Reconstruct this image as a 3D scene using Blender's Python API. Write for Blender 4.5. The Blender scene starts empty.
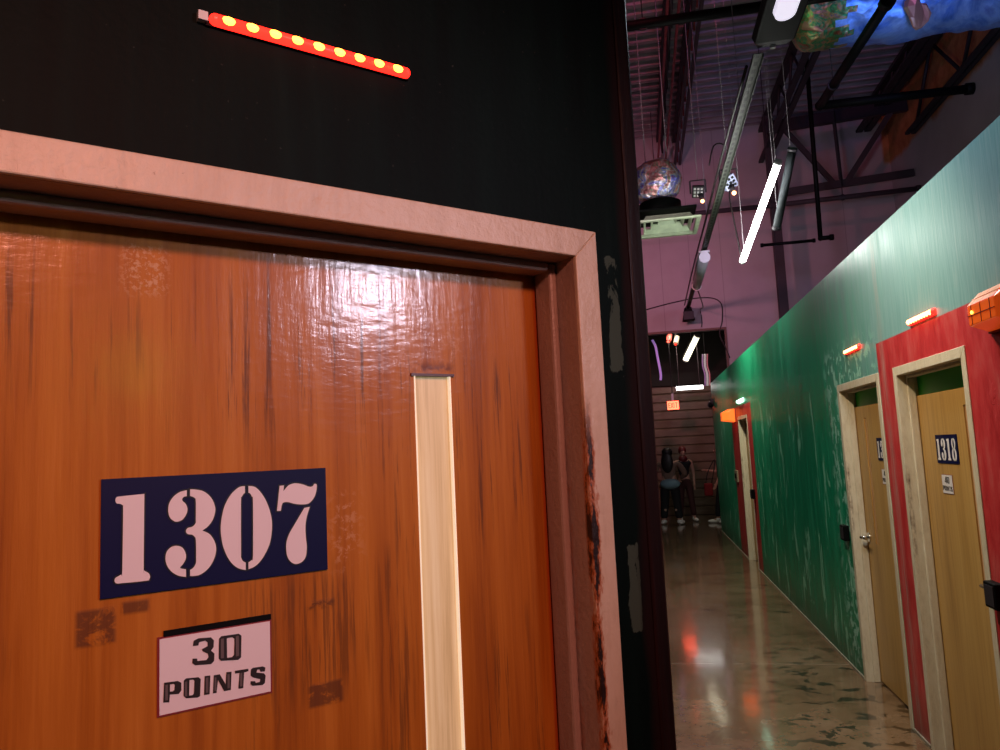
import bpy, bmesh, math, random
from mathutils import Vector, Matrix, noise as mnoise
random.seed(7)
PI = math.pi
SC = bpy.context.scene
COL = SC.collection
# ---------------------------------------------------------------- materials
def new_mat(name):
    m = bpy.data.materials.new(name); m.use_nodes = True
    nt = m.node_tree
    return m, nt, nt.nodes['Principled BSDF']
class N:                                   # tiny node helper
    def __init__(s, nt): s.nt = nt
    def n(s, t, **kw):
        nd = s.nt.nodes.new(t)
        for k, v in kw.items(): setattr(nd, k, v)
        return nd
    def l(s, a, b): s.nt.links.new(a, b)
    def val(s, sock, v):
        if hasattr(v, 'links') or isinstance(v, bpy.types.NodeSocket): s.l(v, sock)
        else: sock.default_value = v
    def math(s, op, a, b=0.0, clamp=False):
        nd = s.n('ShaderNodeMath', operation=op, use_clamp=clamp)
        s.val(nd.inputs[0], a); s.val(nd.inputs[1], b); return nd.outputs[0]
    def coord(s, kind='Object'): return s.n('ShaderNodeTexCoord').outputs[kind]
    def map(s, vec, scale=(1,1,1), loc=(0,0,0)):
        nd = s.n('ShaderNodeMapping'); s.l(vec, nd.inputs[0])
        nd.inputs['Scale'].default_value = scale; nd.inputs['Location'].default_value = loc
        return nd.outputs[0]
    def noise(s, vec, scale=5, detail=3, rough=.5, dist=0):
        nd = s.n('ShaderNodeTexNoise'); s.l(vec, nd.inputs['Vector'])
        nd.inputs['Scale'].default_value = scale; nd.inputs['Detail'].default_value = detail
        nd.inputs['Roughness'].default_value = rough; nd.inputs['Distortion'].default_value = dist
        return nd.outputs['Fac']
    def ramp(s, fac, stops):
        nd = s.n('ShaderNodeValToRGB'); s.l(fac, nd.inputs[0]); cr = nd.color_ramp
        while len(cr.elements) < len(stops): cr.elements.new(.5)
        for e, (p, c) in zip(cr.elements, stops):
            e.position = p; e.color = (c, c, c, 1) if not hasattr(c, '__len__') else (*c, 1)
        return nd.outputs[0]
    def step(s, fac, lo, hi): 
        nd = s.n('ShaderNodeMapRange'); s.val(nd.inputs[0], fac)
        nd.inputs[1].default_value = lo; nd.inputs[2].default_value = hi
        return nd.outputs[0]
    def mix(s, fac, a, b):
        nd = s.n('ShaderNodeMix', data_type='RGBA')
        s.val(nd.inputs[0], fac)
        for i, v in ((6, a), (7, b)):
            if hasattr(v, '__len__') and not isinstance(v, bpy.types.NodeSocket): nd.inputs[i].default_value = (*v, 1)
            else: s.l(v, nd.inputs[i])
        return nd.outputs[2]
    def sep(s, vec):
        nd = s.n('ShaderNodeSeparateXYZ'); s.l(vec, nd.inputs[0]); return nd.outputs
    def bump(s, h, strength=.3, dist=.01):
        nd = s.n('ShaderNodeBump'); s.l(h, nd.inputs['Height'])
        nd.inputs['Strength'].default_value = strength; nd.inputs['Distance'].default_value = dist
        return nd.outputs[0]
    def box(s, x, z, cx, cz, hw, hz, soft=.004):
        a = s.step(s.math('ABSOLUTE', s.math('SUBTRACT', x, cx)), hw, hw - soft)
        b = s.step(s.math('ABSOLUTE', s.math('SUBTRACT', z, cz)), hz, hz - soft)
        return s.math('MULTIPLY', a, b)

def plain(name, col, rough=.5, metal=0, bump=0, bscale=60, vary=.0, emit=None, es=0, alpha=1, trans=0, coat=0):
    m, nt, b = new_mat(name); g = N(nt)
    b.inputs['Base Color'].default_value = (*col, 1)
    b.inputs['Roughness'].default_value = rough; b.inputs['Metallic'].default_value = metal
    b.inputs['Coat Weight'].default_value = coat
    if trans: b.inputs['Transmission Weight'].default_value = trans
    if vary or bump:
        nz = g.noise(g.coord(), bscale, 4)
        if vary:
            lo = tuple(c * (1 - vary) for c in col); hi = tuple(min(1, c * (1 + vary)) for c in col)
            g.l(g.ramp(nz, [(.3, lo), (.7, hi)]), b.inputs['Base Color'])
        if bump: g.l(g.bump(nz, bump, .004), b.inputs['Normal'])
    if emit:
        b.inputs['Emission Color'].default_value = (*emit, 1); b.inputs['Emission Strength'].default_value = es
    return m

def m_green_wall():
    m, nt, b = new_mat('green_and_red_painted_wall'); g = N(nt)
    o = g.coord(); x, y, z = g.sep(o)[:3]
    drip = g.noise(g.map(o, (1, 9, .9)), 1.6, 5, .6)
    fine = g.noise(g.map(o, (1, 30, 2)), 2, 4, .6)
    green = g.ramp(drip, [(.3, (.003, .20, .10)), (.55, (.008, .30, .155)), (.8, (.05, .42, .25))])
    # cool light on the near end, put into the colour as greyer teal
    teal = g.ramp(fine, [(.25, (.15, .34, .34)), (.55, (.22, .42, .42)), (.8, (.34, .46, .45))])
    tmask = g.math('MULTIPLY', g.step(g.math('ADD', y, g.math('MULTIPLY', drip, 1.2)), 6.9, 5.2), g.step(z, 1.2, 2.2))
    base = g.mix(tmask, green, teal)
    # scraped, peeling streaks
    pn = g.noise(g.map(o, (1, 3.2, .75), (0, .3, .2)), 2.1, 6, .58, .9)
    pm = g.step(pn, .592, .604)
    up = g.step(g.math('ADD', z, g.math('MULTIPLY', fine, .2)), 2.3, 2.1)
    pm = g.math('MULTIPLY', pm, up)
    # paint knocked off round the door frames
    near = g.step(g.math('ABSOLUTE', g.math('SUBTRACT', y, 5.5)), .72, .5)
    nn = g.noise(g.map(o, (1, 3.2, 2.4)), 4.2, 5, .6, .5)
    pm2 = g.math('MULTIPLY', g.math('MULTIPLY', g.step(nn, .535, .55), near), g.step(z, 2.40, 2.28))
    base = g.mix(pm, base, (.22, .60, .42)); base = g.mix(pm2, base, (.30, .62, .50))
    red = g.ramp(g.noise(g.map(o, (1, 5, 1.5)), 3, 6, .65), [(.25, (.40, .015, .02)), (.5, (.58, .04, .045)), (.8, (.66, .13, .12))])
    rn = g.math('MULTIPLY', g.step(y, 4.832, 4.826), g.step(z, 2.262, 2.257))
    rf = g.math('MULTIPLY', g.math('MULTIPLY', g.step(y, 10.18, 10.2), g.step(y, 12.32, 12.3)), g.step(z, 2.235, 2.23))
    base = g.mix(g.math('MAXIMUM', rn, rf), base, red)
    # run of grey drips beside the seam
    seam = g.math('MULTIPLY', g.step(g.math('ABSOLUTE', g.math('SUBTRACT', y, 4.73)), .06, .01), g.step(fine, .4, .62))
    base = g.mix(g.math('MULTIPLY', seam, .55), base, (.45, .36, .33))
    low_dark = g.step(z, .3, .0)  # wall colour gets darker towards the floor
    base = g.mix(g.math('MULTIPLY', low_dark, .55), base, (.03, .04, .03))
    g.l(base, b.inputs['Base Color'])
    g.l(g.ramp(drip, [(.3, .28), (.7, .45)]), b.inputs['Roughness'])
    h = g.math('ADD', g.math('MULTIPLY', fine, .6), g.math('MAXIMUM', pm, pm2))
    g.l(g.bump(h, .35, .004), b.inputs['Normal'])
    return m

def m_dark_wall():
    m, nt, b = new_mat('black_green_painted_wall'); g = N(nt)
    o = g.coord(); x, y, z = g.sep(o)[:3]
    n1 = g.noise(g.map(o, (9, 9, .8)), 2, 5, .6)
    base = g.ramp(n1, [(.3, (.0015, .0035, .003)), (.6, (.002, .007, .006)), (.85, (.005, .014, .012))])
    pn = g.noise(g.map(o, (2.2, 2, .9), (.35, 0, .1)), 9, 6, .7, .8)
    zone = g.math('MULTIPLY', g.step(x, .884, .888), g.step(x, .955, .935))
    zz = g.math('MAXIMUM', g.box(x, z, .915, 1.94, .04, .13, .03), g.box(x, z, .925, 1.46, .04, .10, .03))
    pm = g.step(g.math('MULTIPLY', g.math('MULTIPLY', zone, zz), pn), .43, .455)
    base = g.mix(pm, base, (.045, .07, .055))
    spk = g.step(g.noise(o, 160, 2, .5), .72, .76)
    base = g.mix(g.math('MULTIPLY', spk, .5), base, (.08, .09, .08))
    # brown paint lapping in from the corner post
    lap = g.math('MULTIPLY', g.step(g.math('ADD', x, g.math('MULTIPLY', g.noise(g.map(o, (3, 3, 1)), 6, 4), .03)), .948, .966), .9)
    base = g.mix(lap, base, (.014, .006, .006))
    g.l(base, b.inputs['Base Color'])
    b.inputs['Roughness'].default_value = .55; b.inputs['Specular IOR Level'].default_value = .06
    g.l(g.bump(g.math('ADD', n1, g.math('MULTIPLY', g.noise(o, 90, 4), .5)), .35, .003), b.inputs['Normal'])
    return m

def m_brown_post():
    m, nt, b = new_mat('dark_red_brown_gloss_paint'); g = N(nt)
    o = g.coord()
    n1 = g.noise(g.map(o, (20, 20, .9)), 3, 5, .65)
    base = g.ramp(n1, [(.3, (.006, .003, .003)), (.6, (.016, .005, .005)), (.85, (.05, .022, .02))])
    g.l(base, b.inputs['Base Color']); b.inputs['Roughness'].default_value = .35
    g.l(g.bump(n1, .5, .003), b.inputs['Normal']); b.inputs['Specular IOR Level'].default_value = .2
    return m

def m_orange_door():
    m, nt, b = new_mat('varnished_maple_door'); g = N(nt)
    o = g.coord(); x, y, z = g.sep(o)[:3]
    warp = g.noise(g.map(o, (1, 1, .45)), 3.2, 2, .5)
    grain = g.noise(g.map(o, (38, 38, 1.3)), 2.2, 6, .65, .2)
    rings = g.n('ShaderNodeTexWave', wave_type='BANDS', bands_direction='X')
    g.l(g.map(o, (1.0, 1, .22)), rings.inputs['Vector'])
    rings.inputs['Scale'].default_value = 3.2; rings.inputs['Distortion'].default_value = 7
    rings.inputs['Detail'].default_value = 2; rings.inputs['Detail Scale'].default_value = .9
    f = g.math('ADD', g.math('MULTIPLY', grain, .55), g.math('MULTIPLY', rings.outputs['Fac'], .12))
    f = g.math('ADD', f, g.math('MULTIPLY', warp, .35))
    base = g.ramp(f, [(.30, (.25, .066, .007)), (.48, (.40, .128, .013)), (.62, (.48, .17, .02)), (.8, (.56, .235, .042))])
    # dark drips of old varnish
    dn = g.noise(g.map(o, (55, 55, 1.5), (.2, 0, 0)), 1.7, 6, .72)
    dm = g.math('MULTIPLY', g.step(dn, .56, .64), g.step(g.noise(o, 3.0, 2), .42, .55))
    base = g.mix(g.math('MULTIPLY', dm, .85), base, (.13, .045, .012))
    # residue of stickers pulled away
    rough_n = g.noise(g.map(o, (1, 1, 1.3)), 34, 5, .7, .6)
    rm = g.step(rough_n, .40, .5)
    marks = None
    for (cx, cz, hw, hz) in ((.484, 1.372, .028, .018), (.480, 1.497, .022, .008), (.192, 1.512, .024, .024), (.236, 1.530, .018, .010), (.07, 1.30, .02, .02)):
        k = g.box(x, z, cx, cz, hw, hz, .005)
        marks = k if marks is None else g.math('MAXIMUM', marks, k)
    base = g.mix(g.math('MULTIPLY', g.math('MULTIPLY', marks, rm), .75), base, (.085, .032, .016))
    runs = g.step(g.noise(g.map(o, (70, 70, 2.2), (0, 0, .3)), 1.8, 5, .7), .50, .60)
    rz = g.math('MAXIMUM', g.box(x, z, .46, 1.46, .11, .11, .05), g.box(x, z, .60, 1.30, .05, .28, .04))
    base = g.mix(g.math('MULTIPLY', g.math('MULTIPLY', runs, rz), .7), base, (.14, .05, .012))
    worn = g.math('MULTIPLY', g.step(g.noise(o, 85, 5, .7, .4), .52, .60), g.math('MAXIMUM', g.box(x, z, .52, 1.60, .035, .07, .03), g.box(x, z, .66, 1.90, .10, .05, .04)))
    base = g.mix(g.math('MULTIPLY', worn, .6), base, (.60, .33, .16))
    # scraped lighter patch near the top and a red brown edge by the jamb
    sc = g.math('MULTIPLY', g.box(x, z, .245, 1.965, .035, .04, .02), g.step(g.noise(o, 130, 5, .7), .5, .56))
    base = g.mix(sc, base, (.58, .33, .17))
    edge = g.step(g.math('ADD', x, g.math('MULTIPLY', grain, .01)), .893, .899)
    base = g.mix(g.math('MULTIPLY', edge, .85), base, (.30, .04, .006))
    slot = g.math('MULTIPLY', g.box(x, z, .675, 1.845, .045, .014, .012), g.step(g.noise(o, 70, 4), .45, .6))
    base = g.mix(g.math('MULTIPLY', slot, .7), base, (.12, .03, .02))
    g.l(base, b.inputs['Base Color'])
    g.l(g.ramp(g.noise(g.map(o, (10, 10, 1.4)), 3, 4), [(.3, .38), (.7, .52)]), b.inputs['Roughness'])
    b.inputs['Coat Weight'].default_value = .6; b.inputs['Coat Roughness'].default_value = .17; b.inputs['Specular IOR Level'].default_value = .15
    wr = g.noise(g.map(o, (5, 5, 1)), 14, 5, .65, .3)
    h = g.math('ADD', g.math('MULTIPLY', grain, .8), g.math('MULTIPLY', wr, .55))
    h = g.math('ADD', h, g.math('MULTIPLY', g.math('ADD', marks, sc), .3))
    g.l(g.bump(h, .42, .0022), b.inputs['Normal'])
    h3 = g.math('ADD', g.noise(g.map(o, (22, 22, 3)), 2.2, 4, .6), g.noise(g.map(o, (2, 2, 5)), 12, 3, .55))
    g.l(g.bump(h3, .30, .0018), b.inputs['Coat Normal'])
    return m

def m_casing(burn=True, name='cream_gloss_paint'):
    painted_shade = name.startswith('soiled')
    m, nt, b = new_mat(name); g = N(nt)
    o = g.coord(); x, y, z = g.sep(o)[:3]
    n1 = g.noise(g.map(o, (2, 2, 2)), 40, 5, .6)
    n2 = g.noise(g.map(o, (6, 6, 1.5)), 6, 5, .7)
    base = g.ramp(n2, [(.25, (.56, .46, .33)), (.5, (.70, .60, .45)), (.8, (.76, .68, .55))])
    if burn: base = g.mix(.35, base, (.42, .27, .20))
    if painted_shade: base = g.mix(.75, base, (.26, .15, .13))  # shade on jambs, stop and soffit put into the paint as darker brown
    spots = g.step(g.noise(o, 75, 4, .6), .70, .74)
    base = g.mix(g.math('MULTIPLY', spots, .5), base, (.22, .13, .08))
    if burn:
        e1 = g.noise(g.map(o, (1, 1, .40), (0, 0, .4)), 22, 7, .78)
        dist = g.math('ADD', g.math('ABSOLUTE', g.math('SUBTRACT', x, .915)), g.math('MULTIPLY', g.math('SUBTRACT', e1, .50), .07))
        zr = g.math('MULTIPLY', g.math('MULTIPLY', g.step(z, 1.80, 1.70), g.step(z, .2, .6)), g.math('MAXIMUM', g.step(y, .012, .006), g.math('MULTIPLY', g.step(g.math('ABSOLUTE', g.math('SUBTRACT', y, .048)), .009, .004), g.step(e1, .5, .56))))
        rust = g.math('MULTIPLY', g.step(dist, .0125, .005), zr)
        core = g.math('MULTIPLY', g.step(dist, .005, .0015), zr)
        base = g.mix(rust, base, (.36, .095, .02)); base = g.mix(core, base, (.018, .006, .004))
    else:
        e1 = g.noise(g.map(o, (1, 1, .3)), 14, 5, .7)
        dist = g.math('ADD', g.math('ABSOLUTE', g.math('ADD', x, .004)), g.math('MULTIPLY', g.math('SUBTRACT', e1, .4), .06))
        zr = g.math('MULTIPLY', g.math('MULTIPLY', g.step(z, 1.55, 1.45), g.step(z, .9, 1.1)), g.step(y, .02, .01))
        base = g.mix(g.math('MULTIPLY', g.step(dist, .012, .002), zr), base, (.10, .03, .015))
    g.l(base, b.inputs['Base Color'])
    b.inputs['Roughness'].default_value = .38
    g.l(g.bump(g.math('ADD', n1, g.math('MULTIPLY', n2, .6)), .55, .003), b.inputs['Normal'])
    return m

def m_veneer(name, cols):
    m, nt, b = new_mat(name); g = N(nt)
    o = g.coord()
    grain = g.noise(g.map(o, (26, 26, .8)), 2.0, 6, .65, .3)
    big = g.noise(g.map(o, (3, 3, .5)), 2, 3)
    f = g.math('ADD', g.math('MULTIPLY', grain, .6), g.math('MULTIPLY', big, .4))
    g.l(g.ramp(f, [(.3, cols[0]), (.5, cols[1]), (.75, cols[2])]), b.inputs['Base Color'])
    b.inputs['Roughness'].default_value = .4
    g.l(g.bump(grain, .15, .002), b.inputs['Normal'])
    return m

def m_floor():
    m, nt, b = new_mat('polished_stained_concrete'); g = N(nt)
    o = g.coord(); x, y, z = g.sep(o)[:3]
    big = g.noise(o, .9, 6, .6, .3); mid = g.noise(o, 4.5, 6, .7)
    f = g.math('ADD', g.math('MULTIPLY', big, .55), g.math('MULTIPLY', mid, .45))
    base = g.ramp(f, [(.32, (.10, .050, .024)), (.48, (.20, .115, .062)), (.62, (.29, .175, .105)), (.8, (.39, .26, .17))])
    # dark spill marks, mostly towards the right wall
    s1 = g.noise(g.map(o, (1.3, 2.0, 1), (3.1, 1.7, 0)), 4.6, 6, .65, .5)
    zone = g.math('MULTIPLY', g.step(x, .45, .95), g.step(y, 7.5, 6.0))
    sp = g.math('MULTIPLY', g.step(s1, .548, .565), zone)
    s2 = g.noise(g.map(o, (1.0, 2.0, 1), (7.1, .3, 0)), 2.2, 5, .65, .4)
    sp2 = g.math('MULTIPLY', g.step(s2, .60, .63), g.step(y, 6.0, 8.0))
    base = g.mix(g.math('MULTIPLY', g.math('MAXIMUM', sp, sp2), .88), base, (.018, .012, .008))
    far_dark = g.math('MULTIPLY', g.step(y, 9, 16), .55)  # floor colour gets darker towards the far end
    base = g.mix(far_dark, base, (.05, .032, .018))
    # saw-cut joints every 3.05 m
    jy = g.math('ABSOLUTE', g.math('SUBTRACT', g.math('FRACT', g.math('DIVIDE', g.math('ADD', y, 3.05 * 4 - 6.18 + 1.525), 3.05)), .5))
    joint = g.step(jy, .003, .0015)
    base = g.mix(g.math('MULTIPLY', joint, .6), base, (.30, .25, .2))
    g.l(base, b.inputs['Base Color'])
    g.l(g.ramp(g.noise(o, 3.5, 6, .7), [(.3, .09), (.7, .26)]), b.inputs['Roughness'])
    b.inputs['Coat Weight'].default_value = .7; b.inputs['Coat Roughness'].default_value = .09
    h = g.noise(g.map(o, (1, .6, 1)), 9, 4, .55)
    h2 = g.noise(o, 1.3, 3, .5)
    bp = g.bump(g.math('ADD', g.math('MULTIPLY', h, .5), h2), .12, .01)
    g.l(bp, b.inputs['Normal']); g.l(bp, b.inputs['Coat Normal'])
    return m

def m_foil(name, stops, scale=6):
    m, nt, b = new_mat(name); g = N(nt)
    o = g.coord()
    n1 = g.noise(g.map(o, (1, 1, 1)), scale, 5, .65, 1.2)
    g.l(g.ramp(n1, stops), b.inputs['Base Color'])
    b.inputs['Metallic'].default_value = .7; b.inputs['Roughness'].default_value = .42
    v = g.n('ShaderNodeTexVoronoi'); g.l(g.map(o, (1, 1, 1)), v.inputs['Vector']); v.inputs['Scale'].default_value = scale * 2.5
    h = g.math('ADD', v.outputs['Distance'], g.noise(o, scale * 3, 4, .6))
    g.l(g.bump(h, .45, .03), b.inputs['Normal'])
    return m

def m_metal_siding():
    m, nt, b = new_mat('brown_grey_roll_door'); g = N(nt)
    o = g.coord()
    n1 = g.noise(g.map(o, (1, 1, 3)), 2, 5, .6)
    g.l(g.ramp(n1, [(.3, (.10, .065, .04)), (.6, (.16, .11, .07)), (.8, (.22, .16, .11))]), b.inputs['Base Color'])
    b.inputs['Roughness'].default_value = .45; b.inputs['Metallic'].default_value = .2
    return m

def m_upper_wall():
    m, nt, b = new_mat('grey_warehouse_wall_with_insulation'); g = N(nt)
    o = g.coord(); x, y, z = g.sep(o)[:3]
    n1 = g.noise(o, .8, 5, .6)
    base = g.ramp(n1, [(.3, (.40, .37, .40)), (.7, (.50, .47, .50))])
    # kraft-faced insulation left bare above the girder on the side wall
    ins = g.math('MULTIPLY', g.step(x, 5.05, 5.1), g.step(g.math('ADD', z, g.math('MULTIPLY', g.noise(o, 2, 3), .3)), 7.1, 7.2))
    kraft = g.ramp(g.noise(o, 3, 5, .7), [(.3, (.30, .10, .03)), (.7, (.6, .26, .10))])
    base = g.mix(ins, base, kraft)
    # panel seams
    sx = g.math('ABSOLUTE', g.math('SUBTRACT', g.math('FRACT', g.math('DIVIDE', g.math('ADD', x, 20.35), 1.2)), .5))
    base = g.mix(g.math('MULTIPLY', g.step(sx, .008, .004), .4), base, (.15, .12, .14))
    g.l(base, b.inputs['Base Color']); b.inputs['Roughness'].default_value = .7
    return m

def m_slotted():
    m, nt, b = new_mat('slotted_strut_steel'); g = N(nt); o = g.coord(); x, y, z = g.sep(o)[:3]
    xx = g.math('SUBTRACT', x, g.math('MULTIPLY', y, .0104))
    a = g.step(g.math('ABSOLUTE', xx), .014, .012); f = g.step(g.math('FRACT', g.math('MULTIPLY', y, 9.0)), .58, .54)
    g.l(g.mix(g.math('MULTIPLY', a, f), (.07, .08, .065), (.002, .002, .002)), b.inputs['Base Color'])
    b.inputs['Roughness'].default_value = .55; return m
M = {}
M['green_wall'] = m_green_wall(); M['dark_wall'] = m_dark_wall(); M['post'] = m_brown_post()
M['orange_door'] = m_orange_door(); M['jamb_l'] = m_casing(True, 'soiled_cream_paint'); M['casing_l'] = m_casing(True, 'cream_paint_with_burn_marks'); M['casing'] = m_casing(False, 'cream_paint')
M['leaf'] = m_veneer('yellow_oak_veneer', [(.36, .18, .045), (.52, .29, .085), (.62, .38, .13)])
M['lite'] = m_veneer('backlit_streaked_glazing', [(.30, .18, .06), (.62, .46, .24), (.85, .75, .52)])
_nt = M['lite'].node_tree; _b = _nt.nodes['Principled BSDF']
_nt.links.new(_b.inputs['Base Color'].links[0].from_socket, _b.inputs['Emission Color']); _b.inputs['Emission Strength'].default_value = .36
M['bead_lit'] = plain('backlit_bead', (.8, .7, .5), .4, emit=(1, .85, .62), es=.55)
M['lite_dark'] = m_veneer('orange_streaked_panel', [(.45, .22, .09), (.62, .36, .18), (.7, .45, .25)])
M['floor'] = m_floor(); M['upper'] = m_upper_wall(); M['siding'] = m_metal_siding()
M['transom'] = plain('bright_green_paint', (.05, .68, .07), .4)
M['navy'] = plain('navy_plastic', (.001, .003, .048), .5); M['navy'].node_tree.nodes['Principled BSDF'].inputs['Specular IOR Level'].default_value = .2
M['outline'] = plain('black_outline', (.004, .004, .008), .4)
M['digit'] = plain('off_white_vinyl', (.80, .74, .76), .4)
M['plate'] = plain('white_sign_plastic', (.80, .74, .76), .35)
M['plate_edge'] = plain('maroon_tape', (.22, .02, .03), .4)
M['letter'] = plain('charcoal_lettering', (.022, .016, .016), .4)
M['letter_hi'] = plain('grey_lettering_face', (.13, .10, .10), .4)
M['black'] = plain('black_paint', (.0018, .0018, .002), .6); M['black'].node_tree.nodes['Principled BSDF'].inputs['Specular IOR Level'].default_value = .12
M['void'] = plain('blackened_room_paint', (.012, .008, .008), .8)
M['steel'] = plain('brushed_steel', (.75, .75, .75), .22, 1)
M['white'] = plain('white_enamel', (.75, .75, .75), .4)
M['deck'] = plain('galvanised_roof_deck', (.30, .25, .28), .5, .3, vary=.3, bscale=1.5)
M['joist'] = plain('red_oxide_steel', (.20, .02, .025), .5, vary=.3, bscale=8)
M['dsteel'] = plain('dark_steel', (.02, .015, .022), .6)
M['gsteel'] = plain('grey_steel_member', (.045, .035, .045), .65)
M['strut'] = plain('galvanised_strut', (.40, .42, .38), .4, .7)
M['wire'] = plain('hanging_wire', (.25, .22, .25), .5)
M['cable'] = plain('black_cable', (.015, .01, .012), .5)
M['grille'] = plain('ivory_enamel', (.62, .64, .50), .4, vary=.15, bscale=9)
M['foil_blue'] = m_foil('blue_iridescent_foil', [(.30, (.03, .10, .45)), (.42, (.12, .28, .85)), (.55, (.30, .50, 1)), (.7, (.10, .16, .6))], 1.6)
M['foil_mix'] = m_foil('rainbow_iridescent_foil', [(.28, (.05, .5, .3)), (.42, (.75, .2, .25)), (.52, (.85, .75, .8)), (.62, (.2, .22, .9)), (.75, (.8, .1, .15))], 7)
M['foil_green'] = m_foil('green_and_copper_foil', [(.3, (.35, .02, .02)), (.45, (.02, .3, .12)), (.55, (.5, .28, .12)), (.7, (.03, .12, .3))], 6)
M['copper'] = plain('torn_copper_foil', (.6, .30, .22), .4, .6, bump=.6, bscale=8)
M['amber'] = plain('amber_lens', (.95, .17, .02), .22, coat=.6, emit=(1, .10, .01), es=.35)
M['amber_dark'] = plain('dark_amber_rib', (.25, .02, .005), .4)
M['amber_top'] = plain('pale_amber_top', (.95, .42, .25), .3, emit=(1, .2, .08), es=.12)
M['amber_lamp'] = plain('lit_amber_bulb', (1, .5, .1), .4, emit=(1, .40, .04), es=9)
M['beacon_far'] = plain('lit_amber_lens', (.95, .17, .02), .3, emit=(1, .11, .015), es=1.6)
M['led_red'] = plain('lit_red_strip', (.8, .02, .01), .4, emit=(1, .014, .008), es=4.5)
M['led_dot'] = plain('lit_led', (1, .4, .1), .4, emit=(1, .36, .035), es=8)
M['led_warm'] = plain('lit_warm_led', (1, .6, .3), .4, emit=(1, .50, .13), es=9)
M['led_mint'] = plain('lit_mint_led', (.7, 1, .8), .4, emit=(.5, 1, .72), es=3)
M['tube'] = plain('lit_white_tube', (1, 1, 1), .4, emit=(1, .98, .94), es=34)
M['tube_off'] = plain('frosted_unlit_tube', (.012, .018, .022), .8)
M['tube_pale'] = plain('pale_frosted_tube', (.42, .44, .44), .5)
M['tube_soft'] = plain('softly_lit_lens', (1, 1, 1), .4, emit=(.80, .74, .90), es=.95)
M['tube_far'] = plain('lit_warm_tube', (1, 1, .9), .4, emit=(1, .95, .68), es=2.6)
M['tube_farw'] = plain('lit_cool_tube', (1, 1, 1), .4, emit=(1, .98, .95), es=5)
M['exit'] = plain('lit_exit_face', (1, .2, .1), .4, emit=(1, .085, .035), es=6.5)
M['exit_l'] = plain('dark_exit_letters', (.3, .01, .0), .4, emit=(1, .02, .01), es=.35)
M['purple_l'] = plain('lit_violet_strip', (.6, .3, .9), .4, emit=(.55, .30, .85), es=.35)
M['red_l'] = plain('lit_red_lens', (1, .2, .2), .4, emit=(1, .12, .06), es=7)
M['pink_l'] = plain('lit_amber_indicator', (1, .5, .3), .4, emit=(1, .38, .14), es=9)
M['bluew'] = plain('blue_white_plastic', (.50, .55, .85), .35)
M['skin'] = plain('skin', (.55, .30, .22), .5)
M['hair'] = plain('dark_hair', (.012, .008, .008), .5, bump=.5, bscale=40)
M['redhair'] = plain('dark_red_scarf', (.14, .012, .014), .5)
M['bcloth'] = plain('black_cloth', (.008, .007, .009), .8)
M['denim'] = plain('pale_denim', (.20, .32, .38), .8)
M['greige'] = plain('brown_grey_knit', (.20, .12, .09), .9)
M['maroon'] = plain('maroon_cloth', (.055, .012, .012), .8)
M['redbag'] = plain('red_bag_fabric', (.28, .008, .014), .8)
M['shoe'] = plain('white_shoe', (.85, .80, .76), .5)

# ---------------------------------------------------------------- mesh helpers
def empty(name, loc, rz=0):
    o = bpy.data.objects.new(name, None); COL.objects.link(o)
    o.location = loc; o.rotation_euler = (0, 0, rz); o.empty_display_size = .1
    return o
def obj(name, bm, mat, parent=None, loc=None, rz=0, smooth=False, base=False, bevel=0):
    """link bm as one object. base=True moves the origin to the bottom centre of the mesh."""
    bmesh.ops.recalc_face_normals(bm, faces=bm.faces)
    me = bpy.data.meshes.new(name)
    off = Vector((0, 0, 0))
    if base:
        xs = [v.co.x for v in bm.verts]; ys = [v.co.y for v in bm.verts]; zs = [v.co.z for v in bm.verts]
        off = Vector(((min(xs) + max(xs)) / 2, (min(ys) + max(ys)) / 2, min(zs)))
        bmesh.ops.translate(bm, verts=bm.verts, vec=-off)
    if smooth:
        for f in bm.faces: f.smooth = True
    bm.to_mesh(me); bm.free()
    if isinstance(mat, (list, tuple)):
        for k in mat: me.materials.append(k)
    else: me.materials.append(mat)
    o = bpy.data.objects.new(name, me); COL.objects.link(o)
    if parent: o.parent = parent
    o.location = (Vector(loc) if loc else Vector((0, 0, 0))) + (Matrix.Rotation(rz, 3, 'Z') @ off)
    o.rotation_euler = (0, 0, rz)
    if bevel:
        b = o.modifiers.new('bevel', 'BEVEL'); b.width = bevel; b.segments = 2; b.limit_method = 'ANGLE'
    return o
def tag(o, label=None, cat=None, group=None, kind=None):
    if label: o['label'] = label
    if cat: o['category'] = cat
    if group: o['group'] = group
    if kind: o['kind'] = kind
    return o
def struct(o): o['kind'] = 'structure'; return o
def box(bm, x0, x1, y0, y1, z0, z1, mi=0, M4=None):
    vs = [bm.verts.new((x, y, z)) for x in (x0, x1) for y in (y0, y1) for z in (z0, z1)]
    if M4 is not None:
        for v in vs: v.co = M4 @ v.co
    for q in ((0, 1, 3, 2), (4, 6, 7, 5), (0, 4, 5, 1), (2, 3, 7, 6), (0, 2, 6, 4), (1, 5, 7, 3)):
        f = bm.faces.new([vs[i] for i in q]); f.material_index = mi
    return vs
def bxm(*a, **k):
    bm = bmesh.new(); box(bm, *a, **k); return bm
def rod(bm, p, q, r, n=8, r2=None, cap=True):
    p, q = Vector(p), Vector(q); d = (q - p)
    u = d.orthogonal().normalized(); w = d.normalized().cross(u)
    r2 = r if r2 is None else r2; A = []; B = []
    for i in range(n):
        a = 2 * PI * i / n; e = u * math.cos(a) + w * math.sin(a)
        A.append(bm.verts.new(p + e * r)); B.append(bm.verts.new(q + e * r2))
    for i in range(n):
        j = (i + 1) % n; bm.faces.new((A[i], A[j], B[j], B[i])).smooth = True
    if cap: bm.faces.new(A[::-1]); bm.faces.new(B)
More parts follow.
